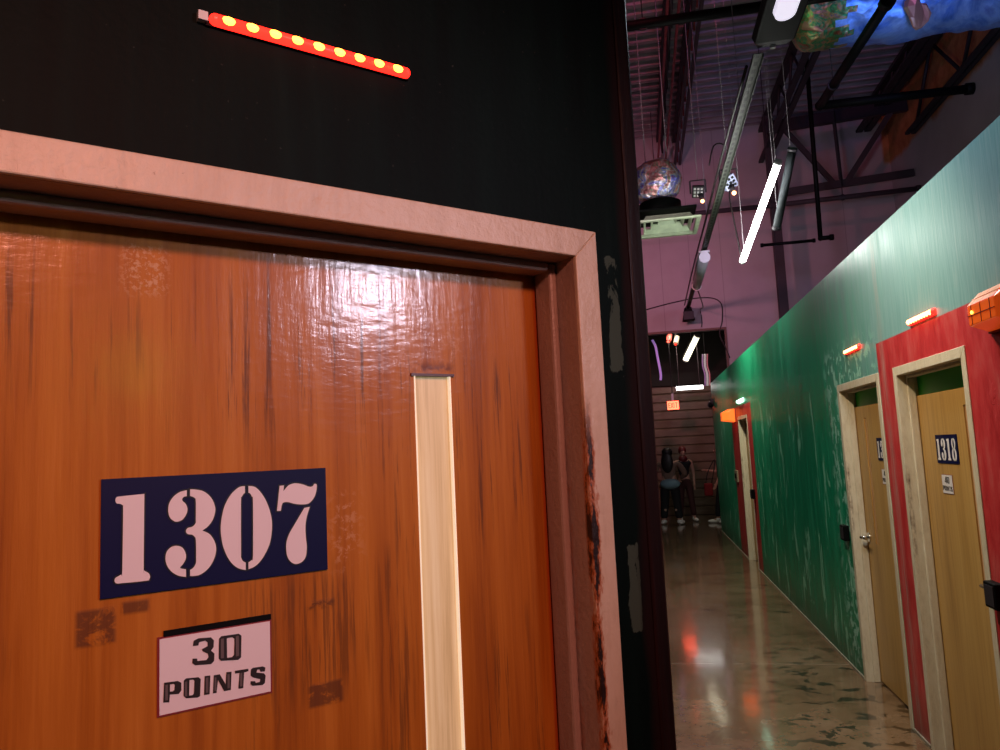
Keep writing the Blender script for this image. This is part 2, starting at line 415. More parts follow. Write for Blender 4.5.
def beam(bm, p, q, w, h):
    """rectangular bar of width w (sideways) and height h"""
    p, q = Vector(p), Vector(q); d = (q - p).normalized()
    up = Vector((0, 0, 1)) if abs(d.z) < .95 else Vector((0, 1, 0))
    s = d.cross(up).normalized() * w / 2; t = s.cross(d).normalized() * h / 2
    A = [bm.verts.new(p + a * s + b * t) for a, b in ((-1, -1), (1, -1), (1, 1), (-1, 1))]
    B = [bm.verts.new(q + a * s + b * t) for a, b in ((-1, -1), (1, -1), (1, 1), (-1, 1))]
    for i in range(4):
        j = (i + 1) % 4; bm.faces.new((A[i], A[j], B[j], B[i]))
    bm.faces.new(A[::-1]); bm.faces.new(B)
def sweep(bm, pts, r, n=6, sub=4):
    P = [Vector(p) for p in pts]; Q = []
    for i in range(len(P) - 1):
        a = P[max(i - 1, 0)]; b_ = P[i]; c = P[i + 1]; d = P[min(i + 2, len(P) - 1)]
        for k in range(sub):
            t = k / sub
            Q.append(.5 * ((2 * b_) + (c - a) * t + (2 * a - 5 * b_ + 4 * c - d) * t * t + (-a + 3 * b_ - 3 * c + d) * t ** 3))
    Q.append(P[-1]); rings = []
    for i, p in enumerate(Q):
        d = (Q[min(i + 1, len(Q) - 1)] - Q[max(i - 1, 0)]).normalized()
        ref = Vector((0, 1, 0)) if abs(d.y) < .9 else Vector((1, 0, 0))
        u = d.cross(ref).normalized(); w = d.cross(u)
        rings.append([bm.verts.new(p + (u * math.cos(2 * PI * k / n) + w * math.sin(2 * PI * k / n)) * r) for k in range(n)])
    for A, B in zip(rings, rings[1:]):
        for k in range(n):
            bm.faces.new((A[k], A[(k + 1) % n], B[(k + 1) % n], B[k])).smooth = True
    bm.faces.new(rings[0][::-1]); bm.faces.new(rings[-1])
def ball(bm, c, rx, ry=None, rz=None, seg=16, rings=10):
    ry = ry or rx; rz = rz or rx
    r = bmesh.ops.create_uvsphere(bm, u_segments=seg, v_segments=rings, radius=1)
    for v in r['verts']: v.co = Vector((v.co.x * rx, v.co.y * ry, v.co.z * rz)) + Vector(c)
    return r['verts']
def smooth_loop(pts, sub=4):
    """closed outline; points flagged with a third value are corners"""
    n = len(pts); out = []
    def g(i): p = pts[i % n]; return Vector((p[0], p[1]))
    def cor(i): return len(pts[i % n]) > 2
    for i in range(n):
        b_, c = g(i), g(i + 1)
        a = b_ if cor(i) else g(i - 1); d = c if cor(i + 1) else g(i + 2)
        out.append(b_)
        if cor(i) and cor(i + 1): continue
        for k in range(1, sub):
            t = k / sub
            out.append(.5 * ((2 * b_) + (c - a) * t + (2 * a - 5 * b_ + 4 * c - d) * t * t + (-a + 3 * b_ - 3 * c + d) * t ** 3))
    return out
def flat_shape(bm, loops, y0, y1, sx=1, dx=0, dz=0, mi=0):
    """fill outlines (x,z in mm; inner ones are holes) and extrude them from y0 (front) to y1"""
    t = bmesh.new(); es = []
    for lp in loops:
        vs = [t.verts.new(((p[0] * sx + dx) / 1000, y0, (p[1] + dz) / 1000)) for p in lp]
        es += [t.edges.new((vs[i], vs[(i + 1) % len(vs)])) for i in range(len(vs))]
    r = bmesh.ops.triangle_fill(t, use_beauty=True, use_dissolve=False, edges=es)
    fs = [f for f in t.faces]
    e = bmesh.ops.extrude_face_region(t, geom=fs)
    for v in e['geom']:
        if isinstance(v, bmesh.types.BMVert): v.co.y = y1
    for f in t.faces: f.material_index = mi
    me = bpy.data.meshes.new('t'); t.to_mesh(me); t.free(); bm.from_mesh(me); bpy.data.meshes.remove(me)
def offset_loop(lp, d):
    n = len(lp); area = sum(lp[i][0] * lp[(i + 1) % n][1] - lp[(i + 1) % n][0] * lp[i][1] for i in range(n))
    sg = 1 if area > 0 else -1; out = []
    for i in range(n):
        a, b_, c = Vector(lp[i - 1][:2]), Vector(lp[i][:2]), Vector(lp[(i + 1) % n][:2])
        e1 = (b_ - a); e2 = (c - b_)
        if e1.length < 1e-6 or e2.length < 1e-6: continue
        n1 = Vector((e1.y, -e1.x)).normalized(); n2 = Vector((e2.y, -e2.x)).normalized()
        nn = n1 + n2
        if nn.length < .3: nn = n1
        nn.normalize(); k = min(1.5, 1 / max(.5, nn.dot(n1)))
        out.append(b_ + nn * sg * d * k)
    return out

NUM={
 '1':[(-97.4,51.9,1),(-125.6,50.6),(-129.5,49.4),(-130.6,46.0),(-129.1,42.3),(-125.1,41.2),(-122.4,39.0),(-121.8,33.9),(-122.3,-42.2),(-123.4,-46.0),(-126.3,-47.6),(-129.8,-49.5),(-130.9,-52.8),(-129.1,-56.0),(-124.0,-56.9),(-94.8,-57.6),(-91.4,-56.4),(-90.4,-52.6),(-92.1,-48.4),(-94.9,-46.4),(-97.1,-44.4),(-97.9,-40.3)],
 '3a':[(-46.2,53.2,1),(-54.8,51.4),(-62.6,45.8),(-67.5,37.9),(-69.0,28.7),(-67.1,19.9),(-62.2,14.5),(-57.1,13.2),(-50.9,15.8),(-46.5,22.7),(-45.5,28.9),(-47.5,35.2),(-51.2,39.3),(-52.0,41.9),(-49.8,44.7),(-46.2,45.3,1)],
 '3b':[(-47.4,-58.9,1),(-56.8,-56.1),(-65.4,-49.4),(-70.7,-40.6),(-72.2,-32.3),(-70.7,-24.3),(-65.4,-18.8),(-58.6,-17.7),(-51.9,-20.7),(-48.0,-27.9),(-47.4,-35.2),(-50.9,-41.9),(-54.5,-46.6),(-47.4,-49.2,1)],
 '3c':[(-42.0,54.2,1),(-34.8,53.3),(-24.7,50.1),(-15.5,41.3),(-10.8,30.4),(-10.4,21.9),(-13.6,11.5),(-19.8,3.6),(-26.9,-1.2,1),(-17.8,-6.7),(-11.7,-16.2),(-9.3,-27.0),(-11.8,-39.3),(-19.0,-51.0),(-29.1,-58.0),(-37.1,-59.0),(-42.3,-58.4,1),(-42.3,-50.6,1),(-38.1,-48.2),(-35.1,-42.8),(-34.7,-34.6),(-35.0,-12.7),(-37.0,-7.7),(-40.0,-5.3),(-45.0,-4.0),(-47.3,-0.1),(-44.9,3.9),(-39.4,5.0),(-35.2,9.1),(-34.9,15.5),(-34.9,37.4),(-36.4,42.5),(-42.1,45.4,1)],
 '0a':[(29.2,53.9,1),(21.2,52.7),(10.4,43.5),(1.8,28.1),(-2.5,9.1),(-3.0,-7.8),(0.5,-27.2),(8.6,-45.2),(19.2,-55.9),(29.3,-59.5,1),(29.4,-49.7,1),(25.7,-47.2),(23.5,-42.6),(23.2,-34.0),(23.8,32.9),(24.9,39.3),(27.5,43.4),(29.2,44.5,1)],
 '0b':[(34.2,53.8,1),(44.0,51.2),(53.9,39.4),(61.4,23.4),(65.6,5.4),(65.4,-12.2),(61.8,-29.5),(52.7,-45.9),(42.8,-55.6),(33.0,-58.9,1),(33.1,-49.7,1),(37.0,-47.4),(39.3,-40.1),(40.0,31.7),(38.8,38.4),(36.3,43.4),(34.1,44.4,1)],
 '7a':[(77.6,51.3,1),(83.8,51.4,1),(82.8,43.1,1),(90.3,51.0),(99.8,53.5),(110.2,51.5),(120.8,47.3),(126.1,47.9),(128.6,50.9),(132.0,49.1),(130.7,38.8),(126.6,29.9),(119.2,23.4),(109.7,22.7),(99.1,24.4),(88.8,27.6),(82.5,27.3),(80.2,24.2),(78.7,16.1,1),(73.3,16.5,1)],
 '7b':[(121.0,18.4,1),(113.1,17.6,1),(108.4,10.7),(98.6,-4.2),(90.3,-17.0),(86.0,-29.8),(86.4,-45.4),(90.8,-54.8),(98.8,-59.9),(108.1,-57.9),(113.7,-50.7),(115.4,-37.4),(114.2,-23.7),(114.0,-7.9),(116.4,5.5)],
}
PTS={
 '3':[(-29.0,37.6),(-23.2,39.6),(-7.6,38.1),(-4.0,33.6),(-4.5,25.3),(-7.8,21.2),(-3.5,16.7),(-4.0,7.4),(-7.8,4.1),(-27.8,6.5),(-31.0,9.8),(-30.5,15.2),(-25.2,14.3),(-24.7,11.1),(-13.4,10.2),(-10.9,13.3),(-11.9,18.3),(-18.7,22.9),(-18.7,25.1),(-11.9,27.5),(-11.9,32.3),(-15.1,35.2),(-22.4,34.7),(-23.7,30.6),(-30.2,31.2)],
 '0':[(5.5,37.3),(28.2,36.7),(31.6,33.5),(30.8,5.5),(27.3,3.0),(5.2,5.7),(2.0,9.1),(2.5,34.4)],
 '0h':[(12.4,33.6),(19.6,33.7),(22.5,31.0),(21.8,10.2),(19.1,7.8),(12.7,8.1)],
 'P':[(-64.8,-8.0),(-48.4,-9.2),(-44.4,-12.1),(-44.4,-21.2),(-47.4,-25.2),(-58.0,-23.8),(-58.8,-33.0),(-65.8,-31.9)],
 'Ph':[(-58.0,-11.2),(-53.6,-11.5),(-52.2,-13.3),(-52.7,-19.5),(-54.4,-20.7),(-58.0,-20.2)],
 'O':[(-38.6,-7.9),(-23.4,-9.5),(-20.7,-12.4),(-21.7,-33.4),(-24.4,-34.6),(-38.6,-32.4),(-41.6,-29.2),(-41.3,-10.1)],
 'Oh':[(-34.6,-10.6),(-30.2,-11.0),(-28.4,-13.1),(-29.2,-29.1),(-31.0,-30.4),(-35.1,-30.1)],
 'I':[(-15.7,-9.7),(-8.8,-10.2),(-9.8,-33.5),(-16.6,-33.1)],
 'N':[(-4.3,-10.9),(3.2,-11.1),(10.6,-25.3),(11.6,-10.2),(18.2,-10.8),(17.2,-33.8),(8.6,-33.5),(0.8,-17.7),(-1.1,-33.7),(-5.6,-33.5)],
 'T':[(22.7,-10.6),(40.3,-11.3),(40.3,-14.3),(34.6,-14.8),(33.3,-34.9),(27.1,-34.4),(28.7,-14.3),(22.7,-13.9)],
 'S':[(46.3,-11.3),(60.0,-12.0),(63.0,-14.0),(62.4,-18.8),(56.4,-18.4),(55.0,-15.0),(52.0,-14.8),(51.0,-18.4),(61.0,-21.3),(63.4,-24.8),(62.1,-34.0),(59.4,-36.2),(45.5,-34.5),(43.0,-31.7),(43.2,-28.2),(48.9,-29.1),(49.9,-31.5),(55.4,-31.7),(56.3,-28.0),(45.8,-23.4),(43.2,-20.7),(43.8,-13.1)],
}


def ellipse(cx, cz, rx, rz, n=20): return [(cx + rx * math.cos(2 * PI * i / n), cz + rz * math.sin(2 * PI * i / n)) for i in range(n)]
def mv(pts, dx): return [(p[0] + dx, *p[1:]) for p in pts]
def mirr(pts, cx): return [(2 * cx - p[0], *p[1:]) for p in pts]
EIGHT = [(97,54,1),(84,50),(76,38),(75,26),(79,12),(85,2),(76,-8),(71,-22),(71,-36),(77,-50),(88,-58),(97,-59,1),(97,-50,1),(93,-44),(91,-30),(92,-14),(97,-4,1),(97,4,1),(92,14),(91,28),(93,40),(97,45,1)]
SIXR = [(103,4,1),(112,3),(124,-10),(128,-28),(122,-47),(112,-57),(103,-59,1),(103,-50,1),(107,-42),(109,-27),(107,-12),(103,-4,1)]
SIXT = [(103,54,1),(116,50),(125,38),(121,28),(112,28),(107,35),(109,42),(103,46,1)]
def digits(code):
    """list of outlines for the four digits of a stencil number plate"""
    L = []
    slots = {0: 0, 1: 0}
    L.append(NUM['1']); L += [NUM['3a'], NUM['3b'], NUM['3c']]
    if code == '1307': L += [NUM['0a'], NUM['0b'], NUM['7a'], NUM['7b']]
    if code == '1318': L += [mv(NUM['1'], 141), EIGHT, mirr(EIGHT, 100)]
    if code == '1316': L += [mv(NUM['1'], 141), mirr(NUM['0b'], 0) and mv(NUM['0a'], 66), SIXR, SIXT]
    return L
def number_plate(code, loc, rz, label, sc=1.0):
    r = empty('number_plate', loc, rz)
    obj('backing', bxm(-.1465 * sc, .1465 * sc, -.004, -.0004, -.0733, .0733), M['navy'], r)
    bo = bmesh.new(); bd = bmesh.new()
    for i, lp in enumerate(digits(code)):
        s = smooth_loop(lp)
        flat_shape(bo, [offset_loop(s, 1.9)], -.0046, -.0039, sx=sc)
        flat_shape(bd, [s], -.0053, -.0040, sx=sc)
    obj('digit_outline', bo, M['outline'], r); obj('digits', bd, M['digit'], r)
    tag(r, label, 'sign', 'stencilled door number plates')
    return r
FOUR = [(-12,38),(-30,14),(-30,9),(-12,9),(-12,4),(-4,4),(-4,38)]
def points_sign(num, loc, rz, label, sc=1.0, tilt=0):
    r = empty('points_sign', loc, rz); r.rotation_euler = (0, tilt, rz)
    obj('border', bxm(-.0725 * sc, .0725 * sc, -.0025, -.0004, -.0495, .0485), M['plate_edge'], r)
    obj('plate', bxm(-.0702 * sc, .0702 * sc, -.0036, -.001, -.0470, .0462), M['plate'], r)
    bl = bmesh.new()
    word = [('P', 'Ph'), ('O', 'Oh'), ('I',), ('N',), ('T',), ('S',)]
    word += ([('3',), ('0', '0h')] if num == '30' else [('0', '0h')])
    for w in word: flat_shape(bl, [PTS[k] for k in w], -.0046, -.0034, sx=sc)
    if num == '40':
        flat_shape(bl, [FOUR, [(-23,15),(-12,15),(-12,30)]], -.0046, -.0034, sx=sc)
    # lighter bevelled faces inside the strokes
    for (x0, x1, z0, z1) in ((-63.5, -60.5, -30, -11), (-40.2, -37.6, -30, -12), (-14.5, -11.5, -31, -12), (-3.6, -1.4, -31, -14), (12.8, 15.6, -31, -13), (29.2, 32, -32, -15), (4.6, 8.5, 9, 34), (24, 28, 8, 34)):
        box(bl, x0 * sc / 1000, x1 * sc / 1000, -.0049, -.0043, z0 / 1000, z1 / 1000, mi=1)
    obj('lettering', bl, [M['letter'], M['letter_hi']], r)
    tag(r, label, 'sign', 'points signs below the door numbers')
    return r

# ---------------------------------------------------------------- door set (local x along wall, +y into wall)
def door_set(name, loc, rz, W, depth, mats, handle='right', lite=True, transom=True, leafmat='leaf', litemat='lite_dark'):
    cas, leafm = mats
    H = 2.035; c = .05
    r = struct(empty(name, loc, rz))
    r['label'] = {'door_1': 'big orange varnished door with pale vertical strip, left foreground'}.get(name, '') or r.get('label', 'door')
    bm = bmesh.new()                                        # casing face, mitred
    def trap(pts):
        f0 = [bm.verts.new((x, -.005, z)) for x, z in pts]; f1 = [bm.verts.new((x, .004, z)) for x, z in pts]
        bm.faces.new(f0); bm.faces.new(f1[::-1])
        for i in range(4): bm.faces.new((f0[i], f0[(i + 1) % 4], f1[(i + 1) % 4], f1[i]))
    trap([(-c, 0), (0, 0), (0, H), (-c, H + c)]); trap([(W, 0), (W + c, 0), (W + c, H + c), (W, H)])
    trap([(-c, H + c - .0004), (-.0004, H + .0002), (W + .0004, H + .0002), (W + c, H + c - .0004)][::-1])
    obj('casing', bm, cas, r, bevel=.0022)
    bm = bmesh.new()                                        # jambs: the returns into the wall
    box(bm, -.03, 0, .003, depth + .05, 0, H + .03); box(bm, W, W + .03, .003, depth + .05, 0, H + .03)
    box(bm, 0, W, .003, depth + .05, H, H + .03)
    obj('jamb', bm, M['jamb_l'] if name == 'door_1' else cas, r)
    bm = bmesh.new(); st = .016; s0, s1 = depth * .5, depth - .003
    box(bm, 0, st, s0, s1, 0, H); box(bm, W - st, W, s0, s1, 0, H); box(bm, st, W - st, s0, s1, H - st, H)
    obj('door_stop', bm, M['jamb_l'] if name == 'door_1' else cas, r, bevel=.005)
    top = 1.915 if transom else H - .004
    x0, x1, y0, y1 = .004, W - .004, depth, depth + .04
    bm = bmesh.new()
    if lite:
        if handle == 'right': l0, l1 = W - .268, W - .200
        else: l0, l1 = .200, .268
        lz0, lz1 = .97, 1.832
        box(bm, x0, l0, y0, y1, .012, top); box(bm, l1, x1, y0, y1, .012, top)
        box(bm, l0, l1, y0, y1, .012, lz0); box(bm, l0, l1, y0, y1, lz1, top)
        bmesh.ops.remove_doubles(bm, verts=bm.verts, dist=1e-5)
        # internal faces between the four blocks are dropped
        seen = {}
        for f in list(bm.faces):
            k = tuple(round(v, 4) for v in f.calc_center_median()); seen.setdefault(k, []).append(f)
        for k, fs in seen.items():
            if len(fs) > 1: bmesh.ops.delete(bm, geom=fs, context='FACES_ONLY')
    else: box(bm, x0, x1, y0, y1, .012, top)
    leaf = obj('door_leaf', bm, leafm, r)
    if lite:
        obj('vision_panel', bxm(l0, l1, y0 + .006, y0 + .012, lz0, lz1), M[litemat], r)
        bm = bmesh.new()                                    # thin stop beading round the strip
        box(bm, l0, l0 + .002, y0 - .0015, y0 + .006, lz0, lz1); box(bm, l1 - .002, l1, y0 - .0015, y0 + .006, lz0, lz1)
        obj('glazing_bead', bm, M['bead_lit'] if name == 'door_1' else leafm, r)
        if name == 'door_1':
            obj('bead_cap', bxm(l0 - .006, l1 + .006, y0 - .004, y0 + .006, lz1, lz1 + .004), plain('dark_stained_bead', (.10, .03, .025), .4), r)
    if transom:
        obj('transom_panel', bxm(.002, W - .002, y0 + .012, y0 + .03, top + .004, H), M['transom'], r)
    hx = W - .062 if handle == 'right' else .062; sg = -1 if handle == 'right' else 1
    h = obj('door_handle', (lambda b: (rod(b, (hx, y0, 1.0), (hx, y0 - .008, 1.0), .033, 20), rod(b, (hx, y0 - .006, 1.0), (hx, y0 - .055, 1.0), .011, 12), rod(b, (hx - sg * .008, y0 - .05, 1.0), (hx + sg * .10, y0 - .05, 1.0), .0095, 12), ball(b, (hx, y0 - .052, 1.0), .014), b)[-1])(bmesh.new()), M['steel'], r, smooth=False)
    return r

# ================================================================= THE SETTING
R45 = PI / 4
q2 = math.sqrt(.5)
def L(s, d, z=0): return Vector(((s - d) * q2, (s + d) * q2, z))
WH = 2.91

floor = struct(obj('floor', bxm(-6, 6.0, -7, 19.6, -.1, 0), M['floor']))

# diagonal partition with door 1307 (local frame: x = along, y = away from the camera)
D0 = .96; S1 = .995; xo = -.081; Wd = .91
bm = bmesh.new()
t = .13
box(bm, -2.6, xo - .03, 0, t, 0, WH); box(bm, xo + Wd + .03, S1 - .012, 0, t, 0, WH); box(bm, xo - .03, xo + Wd + .03, 0, t, 2.066, WH)
wd = struct(obj('wall_diagonal', bm, M['dark_wall'], loc=L(0, D0), rz=R45))
bm = bmesh.new(); box(bm, S1 - .036, S1 + .002, -.004, .06, 0, WH)
tr = struct(obj('trim_1', bm, M['post'], loc=L(0, D0), rz=R45, bevel=.006))

# corridor partition on the left (edge-on from here), a door further along
cx0 = L(S1, D0).x
bm = bmesh.new(); box(bm, cx0 - .12, cx0, L(S1, D0).y + .03, 14.9, 0, WH)
struct(obj('wall_corridor_left', bm, M['dark_wall']))

# corridor partition on the right with three doors
XR = 1.445; WT = .12
ops = [(3.652, 4.518), (4.934, 5.800 - .05 + .0), (10.62, 11.49)]
ops = [(3.652, 4.518), (4.886, 5.752), (10.62, 11.488)]
bm = bmesh.new()
ys = [2.7] + [v for a in ops for v in (a[0] - .03, a[1] + .03)] + [15.3]
for i in range(0, len(ys), 2): box(bm, XR, XR + WT, ys[i], ys[i + 1], 0, WH)
for a in ops: box(bm, XR, XR + WT, a[0] - .03, a[1] + .03, 2.066, WH)
wr = struct(obj('wall_corridor_right', bm, M['green_wall']))

# warehouse shell
BY = 15.35
bm = bmesh.new()
box(bm, -6, -1.2, BY, BY + .2, 0, 8.3); box(bm, 1.82, 5.2, BY, BY + .2, 0, 8.3); box(bm, -1.2, 1.82, BY, BY + .2, 4.0, 8.3)
struct(obj('wall_back', bm, M['upper']))
bm = bmesh.new(); box(bm, 5.2, 5.4, -7, BY + .2, 0, 8.3)
struct(obj('wall_right', bm, M['upper']))
struct(obj('wall_left', bxm(-6.2, -6, -7, BY + .2, 0, 8.3), M['upper']))
struct(obj('wall_front', bxm(-6, 5.2, -7.2, -7, 0, 8.3), M['upper']))
# dark room beyond the opening
bm = bmesh.new()
box(bm, -1.5, -1.2, BY + .2, 19.6, 0, 5.2); box(bm, 2.9, 3.1, BY + .2, 19.6, 0, 5.2); box(bm, -1.2, 2.9, 19.3, 19.6, 0, 5.2)
box(bm, -1.2, 2.9, BY + .2, 19.3, 5.0, 5.2)
struct(obj('wall_far_room', bm, M['void']))
struct(obj('trim_2', (lambda b: (box(b, -1.2, 1.84, BY - .02, BY + .01, 3.985, 4.03), box(b, 1.80, 1.84, BY - .02, BY + .01, 2.0, 3.985), b)[-1])(bmesh.new()), plain('brown_edge_strip', (.16, .09, .07), .6)))
# corrugated roof deck, ribs running across
bm = bmesh.new(); prof = []; y = -7.0
while y < BY:
    prof += [(y, 8.11), (y + .08, 8.11), (y + .10, 8.19), (y + .24, 8.19), (y + .26, 8.11)]; y += .26
prev = None
for (yy, zz) in prof:
    a = bm.verts.new((-6, yy, zz)); b_ = bm.verts.new((5.2, yy, zz))
    if prev and (prev[0].co - a.co).length > 1e-6: bm.faces.new((prev[0], prev[1], b_, a))
    prev = (a, b_)
box(bm, -6, 5.2, -7, BY, 8.21, 8.3)
ceiling = struct(obj('ceiling', bm, M['deck']))

# baseboard strip (concrete kerb line along the right wall)
bm = bmesh.new()
yk = [2.7] + [v for a in ops for v in (a[0] - .055, a[1] + .055)] + [15.3]
for i in range(0, len(yk), 2): box(bm, XR - .008, XR + .001, yk[i], yk[i + 1], 0, .018)
struct(obj('baseboard_right', bm, plain('grey_kerb_strip', (.32, .27, .20), .6, vary=.3, bscale=12)))

# doors
d1 = door_set('door_1', L(xo, D0), R45, Wd, .10, (M['casing_l'], M['orange_door']), 'right', True, False, litemat='lite')
d2 = door_set('door_2', (XR, 4.518, 0), -PI / 2, .866, .09, (M['casing'], M['leaf']), 'right')
d3 = door_set('door_3', (XR, 5.752, 0), -PI / 2, .866, .09, (M['casing'], M['leaf']), 'left')
d4 = door_set('door_4', (XR, 11.488, 0), -PI / 2, .868, .09, (M['casing'], M['leaf']), 'right', True, False)
for d, s in ((d1, 'orange varnished door behind the plate numbered 1307'), (d2, 'tan door behind the plate numbered 1318, set in the red wall'), (d3, 'tan door with chrome lever just beyond the red wall edge'), (d4, 'farthest door on the right, in the distant red patch')):
    d['label'] = s

# ================================================================= SIGNS
yl = D0 + .10
number_plate('1307', L(.2613, yl, 1.6187), R45, 'navy plate reading 1307 on the orange foreground door')
number_plate('1318', (XR + .09, 4.165, 1.620), -PI / 2, 'navy plate reading 1318 on a tan door in the red wall', .92)
number_plate('1316', (XR + .09, 5.170, 1.617), -PI / 2, 'half-hidden navy plate starting 13 on the door with a chrome lever', .92)
points_sign('30', L(.2527, yl, 1.4395), R45, 'white sign reading 30 POINTS under the 1307 plate')
points_sign('40', (XR + .09, 4.205, 1.440), -PI / 2, 'small white sign reading 40 POINTS under the 1318 plate', .92)
points_sign('40', (XR + .09, 5.19, 1.440), -PI / 2, 'half-hidden white points sign on the door with a chrome lever', .92)
# dark remnant of an older sign above the 30 points plate
tag(obj('tape_strip', bxm(-.066, .0715, -.003, -.0004, 0, .0075), M['black'], loc=L(.2535, yl, 1.4875), rz=R45), 'thin black tape strip along the top of the 30 POINTS sign', 'tape')

# ================================================================= LED BARS
def led_bar(loc, rz, label, n=9, ln=.29, dots='led_dot', body='led_red', conn=True, tilt=0, rad=.0075, lr=.0082):
    r = empty('led_light_bar', loc, rz); r.rotation_euler = (0, tilt, rz)
    bm = bmesh.new(); box(bm, -.012, ln + .006, -.004, -.0003, -.009, .009)
    obj('mounting_strip', bm, M['black'], r)
    bm = bmesh.new()                                        # rounded red lens
    rod(bm, (0, -.006, 0), (ln, -.006, 0), lr, 12); ball(bm, (0, -.006, 0), lr); ball(bm, (ln, -.006, 0), lr)
    obj('lens', bm, M[body], r)
    for i in range(n):
        bm = bmesh.new(); ball(bm, (ln * (i + .5) / n, -.006 - lr * .6, 0), rad * 1.35, rad * .75, rad * .8, 14, 8)
        obj('led', bm, M[dots], r, smooth=True)
    if conn: obj('connector', bxm(-.022, -.010, -.010, -.0003, -.006, .006), M['white'], r)
    tag(r, label, 'light', 'red LED light bars above the doors')
    return r
led_bar(L(.2310, D0, 2.2830), R45, 'red LED light bar glowing on the black wall above the orange door', ln=.277)
led_bar((XR, 4.215, 2.290), -PI / 2, 'glowing light bar just above the red wall paint', ln=.33, dots='led_warm', conn=False, rad=.016, lr=.017)
led_bar((XR, 5.475, 2.290), -PI / 2, 'glowing light bar on teal wall above the scraped patches', ln=.33, dots='led_warm', conn=False, rad=.014, lr=.015)
led_bar((XR, 11.26, 2.294), -PI / 2, 'pale mint light bar above the farthest door', ln=.5, dots='led_mint', body='led_mint', conn=False, rad=.028, lr=.03)

# ================================================================= BEACONS
def beacon(loc, label, lens, hot, w=.30, h=.16, dp=.095):
    r = empty('warning_beacon', loc, -PI / 2)               # local x along wall, -y out of the wall
    bm = bmesh.new(); c = .035
    prof = [(0, 0), (dp, 0.03), (dp, h - .05), (dp * .5, h), (0, h)]; np_ = 5
    xs = [(0, 1.0), (0, 1.0)]
    ring = lambda x, k: [bm.verts.new((x, -p[0] * k, p[1])) for p in prof]
    R = [ring(0, .55), ring(c, 1), ring(w - c, 1), ring(w, .55)]
    for A, B in zip(R, R[1:]):
        for i in range(5): bm.faces.new((A[i], A[(i + 1) % 5], B[(i + 1) % 5], B[i]))
    bm.faces.new(R[0][::-1]); bm.faces.new(R[-1])
    obj('lens', bm, lens, r, bevel=.004)
    for x in (.07, w * .5, w - .07): obj('rib', bxm(x - .0016, x + .0016, -dp - .002, -dp + .02, .032, h - .05), M['amber_dark'], r)
    obj('rib', bxm(c, w - c, -dp - .003, -dp + .01, h * .42, h * .42 + .003), M['amber_dark'], r)
    obj('back_plate', bxm(-.004, w + .004, -.012, .002, -.004, h + .004), M['amber_dark'], r)
    if hot:
        bm = bmesh.new(); beam(bm, (c, -dp * .76, h - .023), (w - c, -dp * .76, h - .023), .006, .006); box(bm, 0, 0, 0, 0, 0, 0) if False else None; [bm.faces.new([bm.verts.new(p) for p in ((a, -dp - .001, h - .049), (b_, -dp - .001, h - .049), (b_, -dp * .5 - .001, h + .002), (a, -dp * .5 - .001, h + .002))]) for a, b_ in ((c, .068), (.072, w * .5 - .002), (w * .5 + .002, w - c))]; obj('top_panel', bm, M['amber_top'], r, bevel=.003)
        bm = bmesh.new(); ball(bm, (.075, -dp - .002, h * .5), .007, .004, .007); obj('bulb', bm, M['amber_lamp'], r)
    tag(r, label, 'light', 'amber warning beacons on the right wall')
    return r
beacon((XR, 3.34, 2.10), 'big faceted amber beacon on red wall at the right picture edge', M['amber'], True)
beacon((XR, 12.02, 2.02), 'small glowing amber beacon beside the farthest door', M['beacon_far'], False, .26, .2, .20)

# ================================================================= WALL BOXES
def wall_box(name, y0, y1, z0, z1, dp, m, label, cat, btn=None):
    r = empty(name, (XR, (y0 + y1) / 2, z0), -PI / 2); w = y1 - y0; h = z1 - z0
    obj('housing', bxm(-w / 2, w / 2, -dp, .002, 0, h), m, r, bevel=.006)
    if btn: obj('button', bxm(-w * .2, w * .2, -dp - .008, -dp + .002, h * .3, h * .7), btn, r, bevel=.002)
    else: obj('faceplate', bxm(-w * .38, w * .38, -dp - .003, -dp + .002, h * .12, h * .88), M['dsteel'], r)
    return tag(r, label, cat)
wall_box('card_reader', 5.845, 5.955, .955, 1.065, .04, M['black'], 'black wall box on green wall left of the chrome lever door', 'card reader')
wall_box('card_reader', 3.485, 3.595, .955, 1.065, .04, M['black'], 'black wall box on red wall at the right picture edge', 'card reader')
wall_box('card_reader', 10.38, 10.50, .955, 1.075, .05, M['black'], 'black wall box on near side of the farthest door', 'card reader')
wall_box('wall_switch', 12.0, 12.35, 1.10, 1.28, .02, plain('beige_switch_plate', (.30, .22, .14), .5), 'beige switch plate on the distant dark red paint', 'switch', M['black'])

# ================================================================= OVERHEAD
CZ = 8.12
def joist(name, x0, y0, y1, zb, zt, bot, topm, webm, gap=.07, pitch=.7, axis='y', label='', r=.02, bw=.035):
    e = empty(name, (x0, y0, zb) if axis == 'y' else (y0, x0, zb))
    def P(u, v, z): return (v, u, z - zb) if axis == 'y' else (u, v, z - zb)
    ln = y1 - y0
    for s in (-1, 1):
        bm = bmesh.new(); beam(bm, P(0, s * gap, zb), P(ln, s * gap, zb), bw, .05); obj('bottom_chord', bm, bot, e)
    bm = bmesh.new(); beam(bm, P(0, 0, zt), P(ln, 0, zt), .14, .06); obj('top_chord', bm, topm, e)
    bm = bmesh.new(); k = 0; u = 0; lo = True
    while u < ln - pitch / 2:
        rod(bm, P(u, 0, zb if lo else zt), P(min(ln, u + pitch / 2), 0, zt if lo else zb), r, 6); u += pitch / 2; lo = not lo
    obj('web', bm, webm, e)
    return tag(e, label, 'joist', 'open-web roof joists')
joist('roof_joist', .80, 2.0, BY - .03, 7.5, 8.05, M['joist'], M['dsteel'], M['dsteel'], label='red-chorded open-web joist nearest the dark foreground wall', gap=.075, r=.018, pitch=.9)
